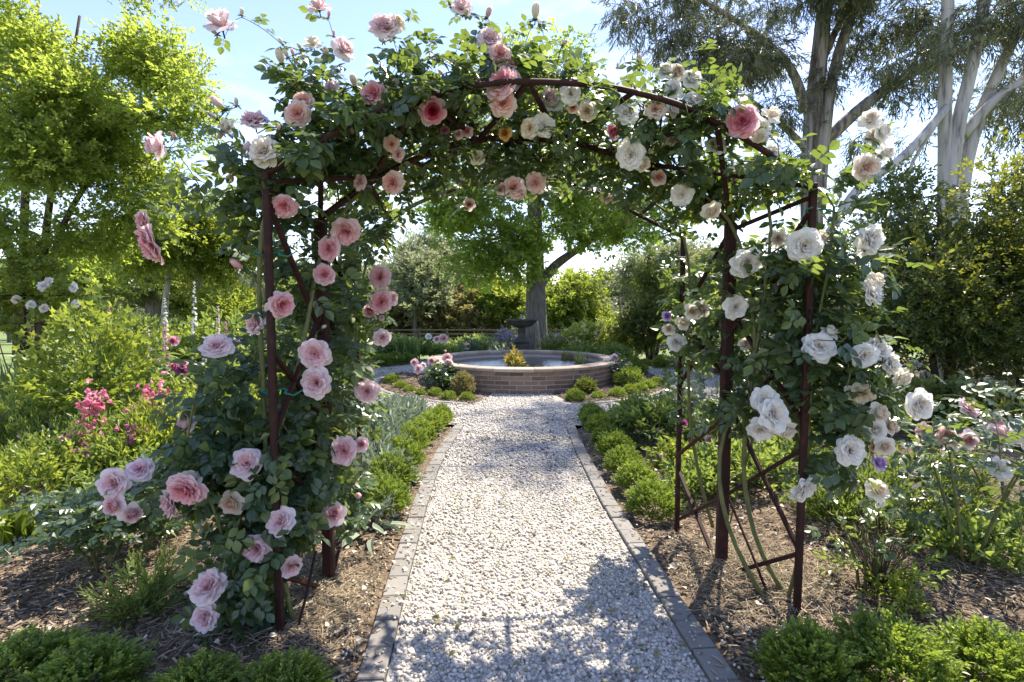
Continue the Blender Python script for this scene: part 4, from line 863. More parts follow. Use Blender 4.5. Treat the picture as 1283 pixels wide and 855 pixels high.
# --- bright tree behind the foxgloves with two pale trunks, and the dark conifer with a thick grey trunk beside it
b = gnd(222, 432) * 1.0; b = np.array([at(225, 400, 13.5)[0], 13.5, 0])
tree('lime_tree', 'bright yellow green tree with two thin pale trunks behind the foxgloves', b,
     [([at(207, 425, 13.5), at(206, 380, 13.5), at(215, 330, 13.5), at(225, 270, 13.5)], .09, .03), ([at(240, 425, 13.7), at(245, 380, 13.7), at(252, 330, 13.6), at(262, 280, 13.6)], .08, .03)],
     [(at(250, 315, 13.5), (1.5, 1.3, .95), 80), (at(300, 340, 13.4), (1.0, 1.0, .9), 45), (at(235, 270, 13.6), (1.0, 1.0, .6), 32), (at(290, 385, 13.2), (.9, .8, .55), 28), (at(170, 330, 13.6), (.6, .7, .5), 12)],
     'broad', 'lime_leaf', 'bark_gum', per=26, crad=.42, ssize=1.15, tip=.007, rmax=.06, mean=.45)
b = np.array([at(197, 430, 16)[0], 16, -.1])
tree('conifer', 'dark blue green conifer with a thick grey trunk behind the white foxgloves', b,
     [([b + [0, 0, -.1], b + [0, 0, 1.5], b + [.0, 0, 2.4], b + [.1, 0, 5]], .36, .05)],
     [(at(180, 338, 16), (.95, .9, .55), 45), (at(205, 300, 16.2), (.8, .8, 1.2), 45), (at(160, 365, 15.8), (.55, .6, .25), 14), (at(225, 355, 16), (.6, .6, .35), 16)], 'fine', 'dark_leaf', 'bark_grey', per=30, crad=.3, ssize=1.6, tip=.008, mean=.3, hang=.12)
# --- gum tree with the dark barked trunk, right of the arch
b = np.array([at(1020, 430, 17)[0], 17, -.2])
tree('gum_tree', 'tall gum tree with one straight ragged trunk and drooping grey green foliage above the arch', b,
     [([b + [0, 0, -.1], at(1018, 330, 17), at(1015, 200, 17), at(1018, 120, 17), at(1032, 40, 17), at(1040, -90, 17), at(1030, -240, 17)], .42, .10),
      ([at(1024, 260, 16.9), at(1036, 130, 16.8), at(1052, 50, 16.8), at(1095, -40, 16.8), at(1130, -160, 16.8)], .22, .07),
      ([at(1010, 140, 17), at(995, 85, 16.8), at(962, 55, 16.7), at(915, 20, 16.6), at(860, -10, 16.5)], .16, .04), ([at(1026, 185, 17), at(1085, 128, 16.8), at(1160, 80, 16.6), at(1230, 55, 16.5), at(1300, 35, 16.4)], .2, .09),
      ([at(1012, 190, 17), at(985, 160, 16.8), at(930, 118, 16.5), at(880, 95, 16.4)], .12, .03), ([at(1036, 60, 17), at(1020, -60, 16.8), at(960, -150, 16.6)], .14, .05), ([at(1020, 100, 17), at(1060, 10, 17.2), at(1110, -70, 17.5)], .13, .04)],
     [(at(850, 35, 16.3), (1.3, 1.2, .55), 28), (at(900, 75, 16.4), (1.1, 1.1, .6), 24), (at(880, 110, 16.2), (.9, .9, .45), 14), (at(960, 40, 16.6), (1.3, 1.2, .8), 34), (at(800, 8, 16.2), (.9, .9, .4), 14), (at(1010, -10, 17), (1.7, 1.5, .9), 50), (at(1090, 25, 17), (1.3, 1.3, .8), 36), (at(930, -60, 16.6), (2.4, 1.8, 1.3), 75), (at(1080, -110, 17), (2.6, 2.2, 1.5), 85),
      (at(975, 140, 16.4), (.6, .7, .5), 12), (at(1120, 165, 16.6), (.9, .8, .4), 9), (at(1140, 110, 16.5), (.9, .9, .4), 9), (at(1060, 85, 17), (.8, .8, .4), 13), (at(960, 195, 16.6), (.5, .6, .6), 10), (at(1200, 40, 16.5), (1.2, 1.1, .6), 26), (at(1010, 210, 17), (.4, .5, .8), 8), (at(1260, 100, 16.5), (1.1, 1.0, .6), 20), ((7.2, 14.8, 17.2), (1.9, 1.5, .9), 46)],  # last lobe: unseen high crown, added to shade the far path
     'gum', 'gum_leaf', 'bark_ragged', per=15, crad=.40, ssize=1.0, tip=.010, power=.40, rmax=.12, mean=.45, hang=.28, rootpref=.1)
# --- second gum: several smooth pale stems
b = np.array([at(1185, 430, 13.5)[0], 13.5, 0])
tree('gum_tree', 'smooth pale barked gum with four leaning stems rising behind the dark rounded shrub', b,
     [([b + [-.1, 0, -.1], b + [-.1, 0, 2.2], at(1185, 200, 13.5), at(1183, 100, 13.5), at(1188, 0, 13.5), at(1195, -150, 13.5)], .215, .10), ([b + [.1, 0, 1.5], at(1190, 190, 13.4), at(1215, 100, 13.4), at(1235, 0, 13.4), at(1260, -160, 13.4)], .20, .09),
      ([b + [.2, .1, 1.8], at(1210, 185, 13.6), at(1245, 100, 13.6), at(1290, 10, 13.6), at(1340, -110, 13.6)], .19, .08), ([b + [-.1, 0, 2.0], at(1130, 220, 13.3), at(1165, 170, 13.3), at(1190, 130, 13.4)], .05, .04),
      ([at(1035, 300, 13.2), at(1075, 232, 13.2), at(1125, 205, 13.2), at(1160, 168, 13.3), at(1186, 135, 13.4)], .115, .10), ([at(1205, 170, 13.5), at(1250, 120, 13.3), at(1330, 70, 13.2)], .13, .08)],
     [(at(1200, -120, 13.5), (2.6, 2.2, 1.1), 75), (at(1330, -40, 13.5), (1.6, 1.8, 1.1), 40), (at(1240, 30, 13.8), (1.3, 1.2, .8), 34), (at(1100, -80, 13.5), (1.3, 1.3, .7), 26), (at(1150, 60, 13.9), (.9, .9, .5), 16), (at(1270, 130, 13.8), (.9, .9, .5), 18), (at(1290, -250, 13), (3.0, 2.6, 1.4), 70)],
     'gum', 'gum_leaf', 'bark_gum', per=12, crad=.40, ssize=1.0, tip=.010, power=.40, rmax=.10, mean=.5, hang=.28, rootpref=.1)
# --- dark evergreens forming the right side
def shrub_tree(label, px, Y, h, rx, n, mean=.35, seed=0, pale=.0, name='camellia', leafm='dark_leaf', low=.35, per=24, sz=1.0, sp='hedge'):
    x = at(px, 430, Y)[0]; b = np.array([x, Y, zt((x, Y))])
    tr = [([b + [0, 0, -.1], b + [.05, 0, .7], b + [RNG.normal() * .2, 0, h * .5], b + [RNG.normal() * .3, 0, h * .85]], .085, .02), ([b + [.1, .05, -.1], b + [.25, 0, .8], b + [rx * .4, 0, h * .6]], .06, .02), ([b + [-.08, 0, -.1], b + [-.25, 0, .7], b + [-rx * .4, -.2, h * .55]], .06, .02)]
    bl = [(b + [0, 0, h * .68], (rx * .8, rx * .75, h * .30), n // 2), (b + [rx * .35, -.1, h * .45], (rx * .62, rx * .7, h * .27), n // 4), (b + [-rx * .35, -.15, h * .42], (rx * .62, rx * .7, h * .27), n // 4), (b + [0, -.3, low * h], (rx * .8, rx * .7, h * .2), n // 5)]
    return tree(name, label, b, tr, bl, sp, leafm, 'bark_brown', per=per, crad=.28, ssize=sz, tip=.006, rmax=.04, mean=mean, cat='shrub' if h < 2 else 'tree', lump=.42)
shrub_tree('broad dark evergreen as tall as the arch, yellowish on top, under the pale gum stems', 1190, 8.0, 3.65, 1.75, 220, .46)
shrub_tree('dark glossy shrub at the edge of the view, sunlit yellow green along its top', 1300, 7.2, 3.9, 1.7, 210, .45)
shrub_tree('lower dark shrub filling the gap behind the white rose post', 1045, 9.5, 2.2, 1.0, 80, .38)
shrub_tree('dense dark round-headed small tree standing alone by the pale flower bed right of the pool', 817, 14.8, 2.35, .95, 110, .25, low=.45)
shrub_tree('loose green shrub between the dark small tree and the arch lattice', 905, 11.5, 2.3, 1.1, 70, .5, leafm='garden_leaf')
# --- trees beyond the lawn
def far_tree(label, px, Y, topy, wpx, kind='round', leafm='olive_leaf', n=60, mean=.45, name='tree', boty=None, sp='far', per=24, group=None, bark='bark_grey'):
    x = at(px, 400, Y)[0]; b = np.array([x, Y, zt((x, Y))]); zt_ = at(px, topy, Y)[2]; h = zt_ - b[2]; r = wpx / 2 * Y / FPX
    z0 = b[2] + h * (.42 if kind == 'round' else .5 if kind == 'gum' else .3); zc = (zt_ + z0) / 2
    tr = [([b + [0, 0, -.2], b + [.0, 0, h * .4], b + [RNG.normal() * r * .2, 0, h * .9]], .022 * h + .05, .04)]
    bl = [((x, Y, zc), (r * .95, r * .9, (zt_ - z0) * .5), n)]
    if kind == 'gum': bl = [((x + r * RNG.uniform(-.5, .5), Y + r * RNG.uniform(-.3, .3), zc + (zt_ - z0) * RNG.uniform(-.3, .3)), (r * .5, r * .5, (zt_ - z0) * .22), n // 4) for _ in range(4)]
    if kind == 'bush': bl = [((x, Y, b[2] + h * .5), (r, r * .8, h * .5), n)]
    return tree(name, label, b, tr, bl, sp, leafm, bark, per=per, crad=.055 * Y * .5, ssize=Y / 42, tip=.02, rmax=.15, mean=mean, group=group, min_draw=.0)
far_tree('tall open grey green gum beyond the paddock fence, left of the big tree', 548, 62, 308, 120, 'gum', 'far_hazed_leaf', 60, .45, 'gum_tree', sp='fargum')
far_tree('airy light green tree in front of the far gum, left of the fountain', 520, 56, 330, 96, 'gum', 'far_hazed_leaf', 64, .6, 'light_green_tree')
far_tree('low olive gold tree over the fence, just left of the fountain', 606, 58, 374, 66, 'bush', 'olive_leaf', 60, .6, 'olive_tree')
far_tree('wide low olive shrub over the left end of the fence', 556, 60, 378, 66, 'bush', 'olive_leaf', 55, .5, 'olive_tree')
far_tree('green brown low tree at the far left of the fence', 498, 64, 374, 60, 'bush', 'olive_leaf', 50, .4, 'olive_tree')
far_tree('small round lime green tree behind the fence, right of the thick grey trunk', 716, 54, 350, 60, 'bush', 'lime_leaf', 64, .35, 'lime_tree')
far_tree('lime green young tree just left of the thick grey trunk', 630, 57, 356, 34, 'round', 'lime_leaf', 26, .3, 'lime_tree')
far_tree('spindly grey green gum rising behind the dark small tree', 822, 48, 305, 74, 'gum', 'far_hazed_leaf', 64, .5, 'gum_tree', sp='fargum')
far_tree('second spindly gum behind the arch lattice', 868, 52, 318, 60, 'gum', 'far_hazed_leaf', 50, .5, 'gum_tree', sp='fargum')
far_tree('round fresh green tree seen past the white standard rose', 96, 40, 336, 60, 'round', 'tree_leaf', 50, .5, 'light_green_tree')
far_tree('brownish pine behind the round fresh green tree', 122, 60, 318, 40, 'round', 'olive_leaf', 44, .3, 'pine_tree')
far_tree('dark green tree closing the gap left of the conifer', 10, 46, 352, 90, 'round', 'tree_leaf', 44, .5, 'tree')
far_tree('tree behind the lime tree trunks', 290, 42, 350, 120, 'round', 'dark_leaf', 70, .5, 'tree')
far_tree('shaded tree behind the pink rose posts', 395, 44, 345, 130, 'round', 'garden_leaf', 70, .4, 'tree')
p1 = far_tree('hazy grey green tree in the row along the horizon', 770, 92, 362, 56, 'round', 'far_hazed_leaf', 46, .3, 'distant_tree', group='trees along the horizon')
p2 = far_tree('hazy grey green tree in the row along the horizon', 738, 105, 372, 50, 'bush', 'far_hazed_leaf', 46, .25, 'distant_tree', group='trees along the horizon')
for i, px in enumerate(range(-330, 1640, 62)):
    Y = 88 + RNG.uniform(0, 34); x = at(px, 400, Y)[0]; o = dup(p1 if i % 2 else p2, (x, Y, zt((x, Y))), RNG.uniform(0, 6.28), RNG.uniform(.8, 1.25))
for i, px in enumerate(range(-300, 1640, 40)):
    Y = 74 + RNG.uniform(0, 10); x = at(px, 400, Y)[0]; o = dup(p2, (x, Y, zt((x, Y)) - 1.0), RNG.uniform(0, 6.28), (1.1, 1.0, RNG.uniform(.45, .75)))

# --- paddock fence and power poles
def fence(label, a, b, sp=2.5):
    a = np.array(a, float); b = np.array(b, float); L = np.linalg.norm(b - a); n = int(L / sp); P = [a + (b - a) * i / n for i in range(n + 1)]
    t = thing('paddock_fence', label, 'fence', (P[0][0], P[0][1], zt(P[0])))
    G = [np.array([p[0], p[1], zt(p)]) for p in P]
    for g in G:
        V, T = cbox(.13, .13, 1.3, .02); mk('post', V + g + [0, 0, .55], T, M['timber'], t, np.full(len(V), .5))
    for h in (.30, .68, 1.06):
        acc = Acc()
        for p, q in zip(G[:-1], G[1:]): acc.add(*bar(p + [0, -.09, h], q + [0, -.09, h], .04, .13))
        acc.build('rail', M['timber'], t)
fence('brown timber post and rail fence running across the paddock left of the big trunk', (-34, 50), (1.5, 50))
fence('brown timber post and rail fence angling nearer, right of the big trunk', (2.0, 50), (16, 38))
def pole(label, px, topy, Y):
    x = at(px, 400, Y)[0]; g = np.array([x, Y, zt((x, Y))]); zt2 = at(px, topy, Y)[2]; t = thing('power_pole', label, 'power pole', g)
    V, T = tube([g, [x, Y, zt2]], [.17, .11], 8); mk('pole', V, T, M['timber'], t, np.full(len(V), .5), True)
    V, T = cbox(2.0, .12, .12, .01); mk('crossarm', V + [x, Y - .14, zt2 - .5], T, M['timber'], t, np.full(len(V), .5))
pole('tall timber power pole, the nearer to the big trunk of two', 748, 374, 70); pole('timber power pole nearer the dark small tree', 777, 373, 74)

# ================================================================== SHRUBS AND GARDEN PLANTS
def dome(n, rx, h, shell=.45, zc=.42, squash=1.0):
    d = rdir(n, -.55, 1.0); rr = (shell + (1 - shell) * RNG.random(n) ** .5)
    lump = 1 + .09 * np.sin(5 * d[:, 0] + 2.1) * np.sin(4 * d[:, 1] + .7) + .07 * np.sin(9 * d[:, 2] + 3 * d[:, 0]) + RNG.normal(0, .05, n)
    p = d * (rr * lump)[:, None]; z = np.where(p[:, 2] < 0, p[:, 2] * h * zc, p[:, 2] * h * (1 - zc)) + h * zc
    return np.stack([p[:, 0] * rx, p[:, 1] * rx, z], 1), d
def bush(name, label, cat, pos, rx, h, sp, mat, n, ssize=1.0, mean=.5, up=.7, group=None, shell=.45, stems=5, stemm='bark_brown', hang=0, var_sd=.16, part='foliage'):
    pos = np.asarray(pos, float); t = thing(name, label, cat, pos, group)
    P, d = dome(n, rx, h, shell); A = norm(d * .8 + np.array([0, 0, up]) + RNG.normal(0, .35, (n, 3)))
    if hang: A = norm(A + np.array([0, 0, -hang]))
    tipb = np.clip((np.linalg.norm(P / np.array([rx, rx, h]) - [0, 0, .4], axis=1) - .35) * 0, -.1, .15)
    lf = Acc(); scatter(lf, SP[sp] if isinstance(sp, str) else sp, P + pos - A * .04, A, norm(RNG.normal(0, .5, (n, 3)) + np.array([0, -.2, 1.0])), ssize * RNG.uniform(.75, 1.2, n), np.clip(RNG.normal(mean, var_sd, n) + tipb, 0, 1))
    lf.build(part, M[mat], t)
    if stems:
        acc = Acc()
        for i in range(stems):
            a = RNG.uniform(0, 6.28); r = rx * RNG.uniform(.2, .6); q = np.array([math.cos(a) * r, math.sin(a) * r, h * RNG.uniform(.45, .75)])
            acc.add(*tube(smooth_path([pos + [q[0] * .12, q[1] * .12, -.03], pos + q * [.45, .45, .5], pos + q], 7), np.linspace(.012, .004, 7) * (h / .6) ** .5, 5))
        acc.build('stem', M[stemm], t, True)
    return t
def gp(px, py):
    g = gnd(px, py); g = gnd(px, py, float(bed_z(g[0], g[1]))); return g

# box balls: four grown once, the rest copied
ORD = ['first', 'second', 'third', 'fourth', 'fifth', 'sixth', 'seventh', 'eighth', 'ninth', 'tenth', 'eleventh', 'twelfth']
boxes = []; nearboxes = []
def box_at(px, py, wpx, label, grp, v=None, hs=.8, rzs=None):
    g = gp(px, py); w = wpx * g[1] / FPX; v = int(RNG.integers(0, 4)) if v is None else v
    if grp == GN:
        t = bush('box_shrub', label, 'box shrub', (0, 0, 0), .5, .95, 'box', 'box_leaf', 760, 2.35, .45, .75, grp, .5, 5); t.location = tuple(g); t.scale = (w, w, w * hs); return t
    if len(boxes) < 4:
        t = bush('box_shrub', label, 'box shrub', (0, 0, 0), .5, .95, 'box', 'box_leaf', 1150, 1.55, .5, .8, grp, .55, 4); boxes.append(t)
        t.location = tuple(g); t.scale = (w, w, w * hs); t['label'] = label; t['group'] = grp; return t
    return dup(boxes[v], g, RNG.uniform(0, 6.28), (w, w * RNG.uniform(.9, 1.1), w * hs * RNG.uniform(.92, 1.08)), label, grp)
GL_ = 'box shrubs along the left path edge'; GR_ = 'box shrubs along the right path edge'; GN = 'box shrubs in front of the arch'; GI = 'small box balls round the pool'
for i, (px, py, w) in enumerate([(478, 648, 66), (488, 615, 58), (503, 590, 52), (513, 570, 46), (524, 556, 42), (535, 546, 38), (545, 538, 34), (553, 532, 30)]):
    box_at(px, py, w * 1.02, f'{ORD[i]} bright green box shrub from the near end of the row left of the path', GL_)
for i, (px, py, w) in enumerate([(816, 650, 58), (797, 618, 52), (782, 596, 48), (771, 578, 44), (762, 562, 40), (755, 549, 38), (746, 538, 36), (740, 530, 30)]):
    box_at(px, py, w * 1.0, f'{ORD[i]} bright green box shrub from the near end of the row right of the path', GR_)
box_at(769, 534, 26, 'small box ball just outside the far end of the row right of the path', GR_)
near = [(22, 872, 116, 'box shrub in the front corner under the overhanging pink rose'), (105, 885, 120, 'bushy box shrub second along from the front corner below the pink rose'), (248, 888, 96, 'low box shrub in front of the pink rose foot'), (352, 888, 100, 'box shrub with a fallen pale petal beside the near pink rose post'),
        (1012, 872, 104, 'box shrub touching the foot of the near white rose post'), (1118, 880, 124, 'broad box shrub second from the near white rose post'), (1228, 872, 108, 'third box shrub from the near white rose post, in the front corner'), (1296, 868, 80, 'box shrub cut by the edge of the view in front of the pale roses')]
for px, py, w, lab in near: box_at(px, py, w, lab, GN, hs=.60 if px < 600 else .82)
for i, (px, py, w) in enumerate([(492, 484, 20), (502, 490, 17), (513, 495, 15), (527, 499, 15), (545, 500, 17), (562, 505, 18), (585, 506, 18)]):
    box_at(px, py, w, f'{ORD[i]} small box ball from the outer end of the bed left of the pool', GI)
for i, (px, py, w) in enumerate([(721, 506, 24), (749, 503, 17), (773, 501, 21), (789, 498, 20), (802, 494, 19), (813, 491, 19), (823, 487, 18)]):
    box_at(px, py, w, f'{ORD[i]} small box ball from the path end of the bed right of the pool', GI)
for px, py, w, lab in [(788, 489, 34, 'larger dark box ball against the right of the pool wall'), (799, 472, 24, 'box ball behind the larger dark one right of the pool'), (793, 458, 17, 'box ball at the back edge of the ring path, nearest the pool'), (808, 461, 16, 'second box ball along the back edge of the ring path'), (831, 464, 26, 'widest box ball of the clump under the dark small tree'), (825, 461, 15, 'small box ball left in the clump under the dark small tree'), (836, 463, 14, 'tiny box ball at the front of the clump under the dark small tree')]:
    box_at(px, py, w, lab, GI)
g = gp(580, 499); bush('golden_shrub', 'round golden green shrub against the front of the pool wall, left side', 'shrub', g, .19, .42, 'box', 'olive_leaf', 800, .8, .62, .6, None, .5, 3)
g = gp(733, 497); bush('purple_shrub', 'dark purplish shrub against the front of the pool wall, right side', 'shrub', g, .20, .30, 'box', 'dark_leaf', 700, .8, .15, .5, None, .5, 3)

# soft grey leaved plants and low perennials
def grey(px, py, w, h, label): 
    g = gp(px, py); return bush('grey_leaved_plant', label, 'plant', g, w, h, 'grey', 'grey_leaf', 190, 1.05, .5, .5, 'grey leaved plants left of the path', .4, 0)
for i, (px, py, w, h) in enumerate([(470, 610, .24, .18), (468, 578, .26, .18), (480, 555, .26, .17), (492, 540, .26, .16), (508, 529, .24, .15), (472, 535, .30, .18), (500, 522, .24, .15)]):
    grey(px, py, w, h, f'{ORD[i]} silvery grey leaved plant from the near end, behind the left box row')
g = gp(462, 668); bush('sage_plant', 'small rosette of long grey green leaves at the foot of the rear pink rose post', 'plant', g, .20, .17, [strap(.22, .5, 4)], 'grey_leaf', 34, .22, .4, .25, None, .2, 0)

def flower5(c=5, w=.8):
    V = [[0, 0, .04]]; T = []
    for i in range(c):
        a = i * 2 * math.pi / c; b = .42 * w; k = len(V)
        V += [[.55 * math.cos(a - b), .55 * math.sin(a - b), .1], [math.cos(a), math.sin(a), .12], [.55 * math.cos(a + b), .55 * math.sin(a + b), .1]]
        T += [(0, k, k + 1), (0, k + 1, k + 2)]
    return np.array(V, float), np.array(T), np.array([-.3] + [0, .15, 0] * c)
def bellt():
    V, T = tube([[0, 0, 0], [0, .3, 0], [0, .75, 0], [0, 1.0, 0]], [.12, .24, .3, .42], 6, False); return V, T, np.clip(V[:, 1] * .3, 0, .3)
FL5 = [flower5(), flower5(6, .7)]; BELL = [bellt()]
def flowers(t, P, mat, size, tm=FL5, face=(0, -.5, .8), part='flowers', sd=.5, mean=.6):
    n = len(P); acc = Acc(); N = norm(RNG.normal(0, sd, (n, 3)) + np.array(face))
    if tm is BELL: scatter(acc, tm, P, N, rdir(n), size * RNG.uniform(.75, 1.2, n), RNG.uniform(.35, .75, n))
    else: scatter(acc, tm, P, rdir(n), N, size * RNG.uniform(.75, 1.2, n), np.clip(RNG.normal(mean, .15, n), .35, 1))
    return acc.build(part, M[mat], t)
def top_pts(pos, rx, h, n, zlo=.75, zhi=1.1):
    a = RNG.uniform(0, 6.28, n); r = rx * np.sqrt(RNG.random(n)); return np.stack([pos[0] + r * np.cos(a), pos[1] + r * np.sin(a), pos[2] + h * (RNG.uniform(zlo, zhi, n) - .25 * (r / rx) ** 2)], 1)
def spire(name, label, cat, pos, h, mat, leaf='garden_leaf', fl=.5, lean=(0, 0), bs=.045, group=None, nb=46, base=.25):
    pos = np.asarray(pos, float); t = thing(name, label, cat, pos, group); top_ = pos + [lean[0], lean[1], h]; S = smooth_path([pos + [0, 0, -.03], pos + [lean[0] * .3, lean[1] * .3, h * .5], top_], 20)
    acc = Acc(); acc.add(*tube(S, np.linspace(.009, .003, 20), 5)); acc.build('stem', M['cane'], t, True)
    k = RNG.random(nb) ** .85; i = (1 - fl + fl * k) * 19; P = np.stack([np.interp(i, range(20), S[:, q]) for q in range(3)], 1); a = RNG.uniform(0, 6.28, nb); d = np.stack([np.cos(a), np.sin(a), np.full(nb, -.45)], 1)
    acc = Acc(); scatter(acc, BELL, P, norm(d), rdir(nb), bs * (1.25 - .85 * k), np.clip(RNG.normal(.75, .15, nb), .2, 1)); acc.build('bells', M[mat], t)
    n = 26; P = np.stack([np.interp(RNG.random(n) ** 1.5 * 10, range(20), S[:, q]) for q in range(3)], 1); A = norm(rdir(n, -.1, .5)); acc = Acc(); scatter(acc, [leaf_oval(.4, .1, .3, 3)], P, A, norm(RNG.normal(0, .3, (n, 3)) + [0, 0, 1]), base * RNG.uniform(.5, 1, n), RNG.uniform(.2, .8, n)); acc.build('leaves', M[leaf], t)
    return t
def straps(name, label, cat, pos, n, L, w, mat='garden_leaf', bend=.5, mean=.4, spread=.5, rad=.12, group=None):
    pos = np.asarray(pos, float); t = thing(name, label, cat, pos, group); d = rdir(n, .2, 1); A = norm(d * np.array([spread, spread, 0]) + [0, 0, 1]); a = RNG.uniform(0, 6.28, n); r = rad * np.sqrt(RNG.random(n))
    P = pos + np.stack([r * np.cos(a), r * np.sin(a), np.zeros(n) - .02], 1); N = norm(np.stack([-A[:, 0], -A[:, 1], np.full(n, .2)], 1) + RNG.normal(0, .15, (n, 3))); acc = Acc()
    scatter(acc, [strap(w / L, bend * .6), strap(w / L, bend), strap(w / L * .8, bend * 1.4)], P, A, -N, L * RNG.uniform(.6, 1.1, n), np.clip(RNG.normal(mean, .17, n), 0, 1)); acc.build('leaves', M[mat], t); return t
def rose_bush(label, pos, rx, h, blooms, n=60, leaf='rose_leaf', mean=.45, name='rose_bush', ls=.12, cl=6, stemh=.45):
    pos = np.asarray(pos, float); t = thing(name, label, 'rose bush', pos)
    tg, _ = dome(n, rx, h, .3, .55); tg = tg + pos; nodes = []
    for i in range(5):
        a = i * 1.257 + RNG.uniform(-.4, .4); q = np.array([math.cos(a) * rx * .45, math.sin(a) * rx * .45, h * stemh])
        for k, p in enumerate(smooth_path([pos + [math.cos(a) * .03, math.sin(a) * .03, -.03], pos + q * [.5, .5, .5], pos + q], 7)): nodes.append((p, len(nodes) - 1 if k else -1))
    bp = [at(b[0], b[1], b[5]) for b in blooms]; P, par, _ = grow(nodes, np.concatenate([tg] + ([np.array(bp) + [0, .02, -.03]] if bp else [])), 5, .05, .05, .1, minseg=.05)
    acc = Acc(); n0 = len(nodes)
    for c in range(5): acc.add(*tube(P[c * 7:c * 7 + 7], np.linspace(.009, .006, 7), 6))
    chains_mesh(acc, P, par, n0, .0022, .33, .007, 4, base_r=np.full(n0, .007)); acc.build('canes', M['cane'], t, True)
    rep = np.repeat(tg, cl, 0); m = len(rep); lf = Acc()
    scatter(lf, RLEAF, rep + RNG.normal(0, .05, (m, 3)), norm(rdir(m, -.6, .7) + [0, -.2, -.1]), norm(RNG.normal(0, .4, (m, 3)) + [.1, -.35, 1.0]), ls * RNG.uniform(.65, 1.2, m), np.clip(RNG.normal(mean, .17, m), 0, 1)); lf.build('foliage', M[leaf], t)
    for b, p in zip(blooms, bp):
        f = np.array([b[6] + RNG.normal() * .2, -1.0, b[7] + .2 + RNG.normal() * .2]); add_bloom(t, p, f / np.linalg.norm(f), b[2] / 2 * b[5] / FPX * 1.04, b[3], b[4])
    return t

# ---- beds round the pool
rose_bush('pink rose bush in front of the left of the pool wall', gp(556, 492), .26, .50, [B(519, 454, 11, 'pink', 'o', 9.2), B(524, 462, 13, 'pale', 'o', 9.15), B(541, 452, 11, 'pink', 'c', 9.3), B(560, 448, 13, 'peach', 'o', 9.3), B(562, 455, 11, 'pale', 'o', 9.2), B(558, 440, 8, 'pink', 'b', 9.3), B(530, 458, 8, 'pale', 'c', 9.3)], 45, ls=.14)
rose_bush('small pale rose bush at the right rim of the pool', gp(775, 485), .18, .55, [B(770, 448, 9, 'pale', 'c', 9.9), B(772, 456, 9, 'pink', 'c', 9.9), B(785, 468, 12, 'pale', 'o', 9.6), B(765, 461, 9, 'lilac', 'c', 9.8)], 18, ls=.12)
rose_bush('pink rose behind the pool, left of the fountain', at(588, 440, 13.2) * [1, 1, 0], .28, .7, [B(586, 434, 9, 'pale', 'o', 13), B(590, 444, 10, 'pink', 'o', 13), B(547, 425, 9, 'peach', 'c', 13.2), B(556, 424, 12, 'peach', 'o', 13.2), B(537, 421, 8, 'white', 'c', 13.3)], 24, ls=.14)
acc = Acc(); n = 5200; a = np.radians(RNG.uniform(100, 196, n)); r = RO + .35 + 2.3 * RNG.random(n); x = PC[0] + r * np.cos(a); y = PC[1] + r * np.sin(a); hh = .30 + .12 * np.sin(2.1 * x + y) + .07 * np.sin(5 * x - 3 * y)
P = np.stack([x, y, terrain(x, y) + hh * RNG.uniform(.35, 1.15, n)], 1); scatter(acc, SP['mid'], P, norm(rdir(n, -.1, 1) + [0, 0, .4]), norm(RNG.normal(0, .5, (n, 3)) + [0, 0, 1]), RNG.uniform(.7, 1.2, n), np.clip(RNG.normal(.42, .17, n), 0, 1))
tag(acc.build('ground_cover', M['garden_leaf']), kind='stuff')
for i, (px, w) in enumerate([(465, 26), (480, 22), (495, 22), (510, 20)]):
    box_at(px, 463 - i * 1.5, w, f'{ORD[i]} low box clump along the far left edge of the ring path', GI)
def lav(px, Y, w, h, label, mat='lilac', leaf='grey_leaf', n=90):
    x = at(px, 440, Y)[0]; p = np.array([x, Y, zt((x, Y))]); t = bush('lavender_shrub', label, 'flowering shrub', p, w, h * .8, 'fine', leaf, 170, 1.4, .4, .9, None, .3, 3); flowers(t, top_pts(p, w, h, n), mat, .045); return t
lav(634, 14.0, .34, .80, 'pink purple flowering shrub just left of the fountain plinth'); lav(692, 14.0, .30, .70, 'pink purple flowering shrub right of the big trunk foot', 'lilac', 'lime_leaf')
for i, (px, Y, w, h, mt) in enumerate([(716, 14.3, .5, .62, 'lime_leaf'), (735, 14.6, .6, .8, 'lime_leaf'), (757, 14.9, .6, .85, 'lime_leaf'), (778, 15.2, .6, .75, 'lime_leaf'), (796, 15.6, .55, .6, 'lime_leaf'), (722, 13.3, .4, .24, 'garden_leaf'), (745, 13.4, .4, .24, 'garden_leaf'), (770, 13.2, .42, .28, 'garden_leaf')]):
    x = at(px, 440, Y)[0]; p = np.array([x, Y, zt((x, Y))]); h = h * 1.15; t = bush('cream_flowered_plant' if i < 5 else 'border_plant', (f'{ORD[i]} lime green plant with cream flowers along the bed right of the big trunk' if i < 5 else f'{ORD[i - 5]} dark green mound in front of the cream flowers behind the pool'), 'plant', p, w, h, 'small', mt, 260, 1.7, .6, .6, 'plants behind the pool', .35, 0)
    if i < 5: flowers(t, top_pts(p, w, h, 120, .6, 1.15), 'butter', .07)
straps('iris_clump', 'clump of dark green sword leaves behind the ring path at the left', 'plant', at(514, 440, 13.6) * [1, 1, 0], 60, .75, .05, mean=.3, rad=.25)
x, y = .05, 9.45; bush('pond_plant', 'yellowing broad leaved water plant standing in the middle of the pool', 'water plant', (x, y, .29), .17, .36, 'mid', 'pond_plant', 54, .66, .5, .9, None, .1, 6, 'cane')
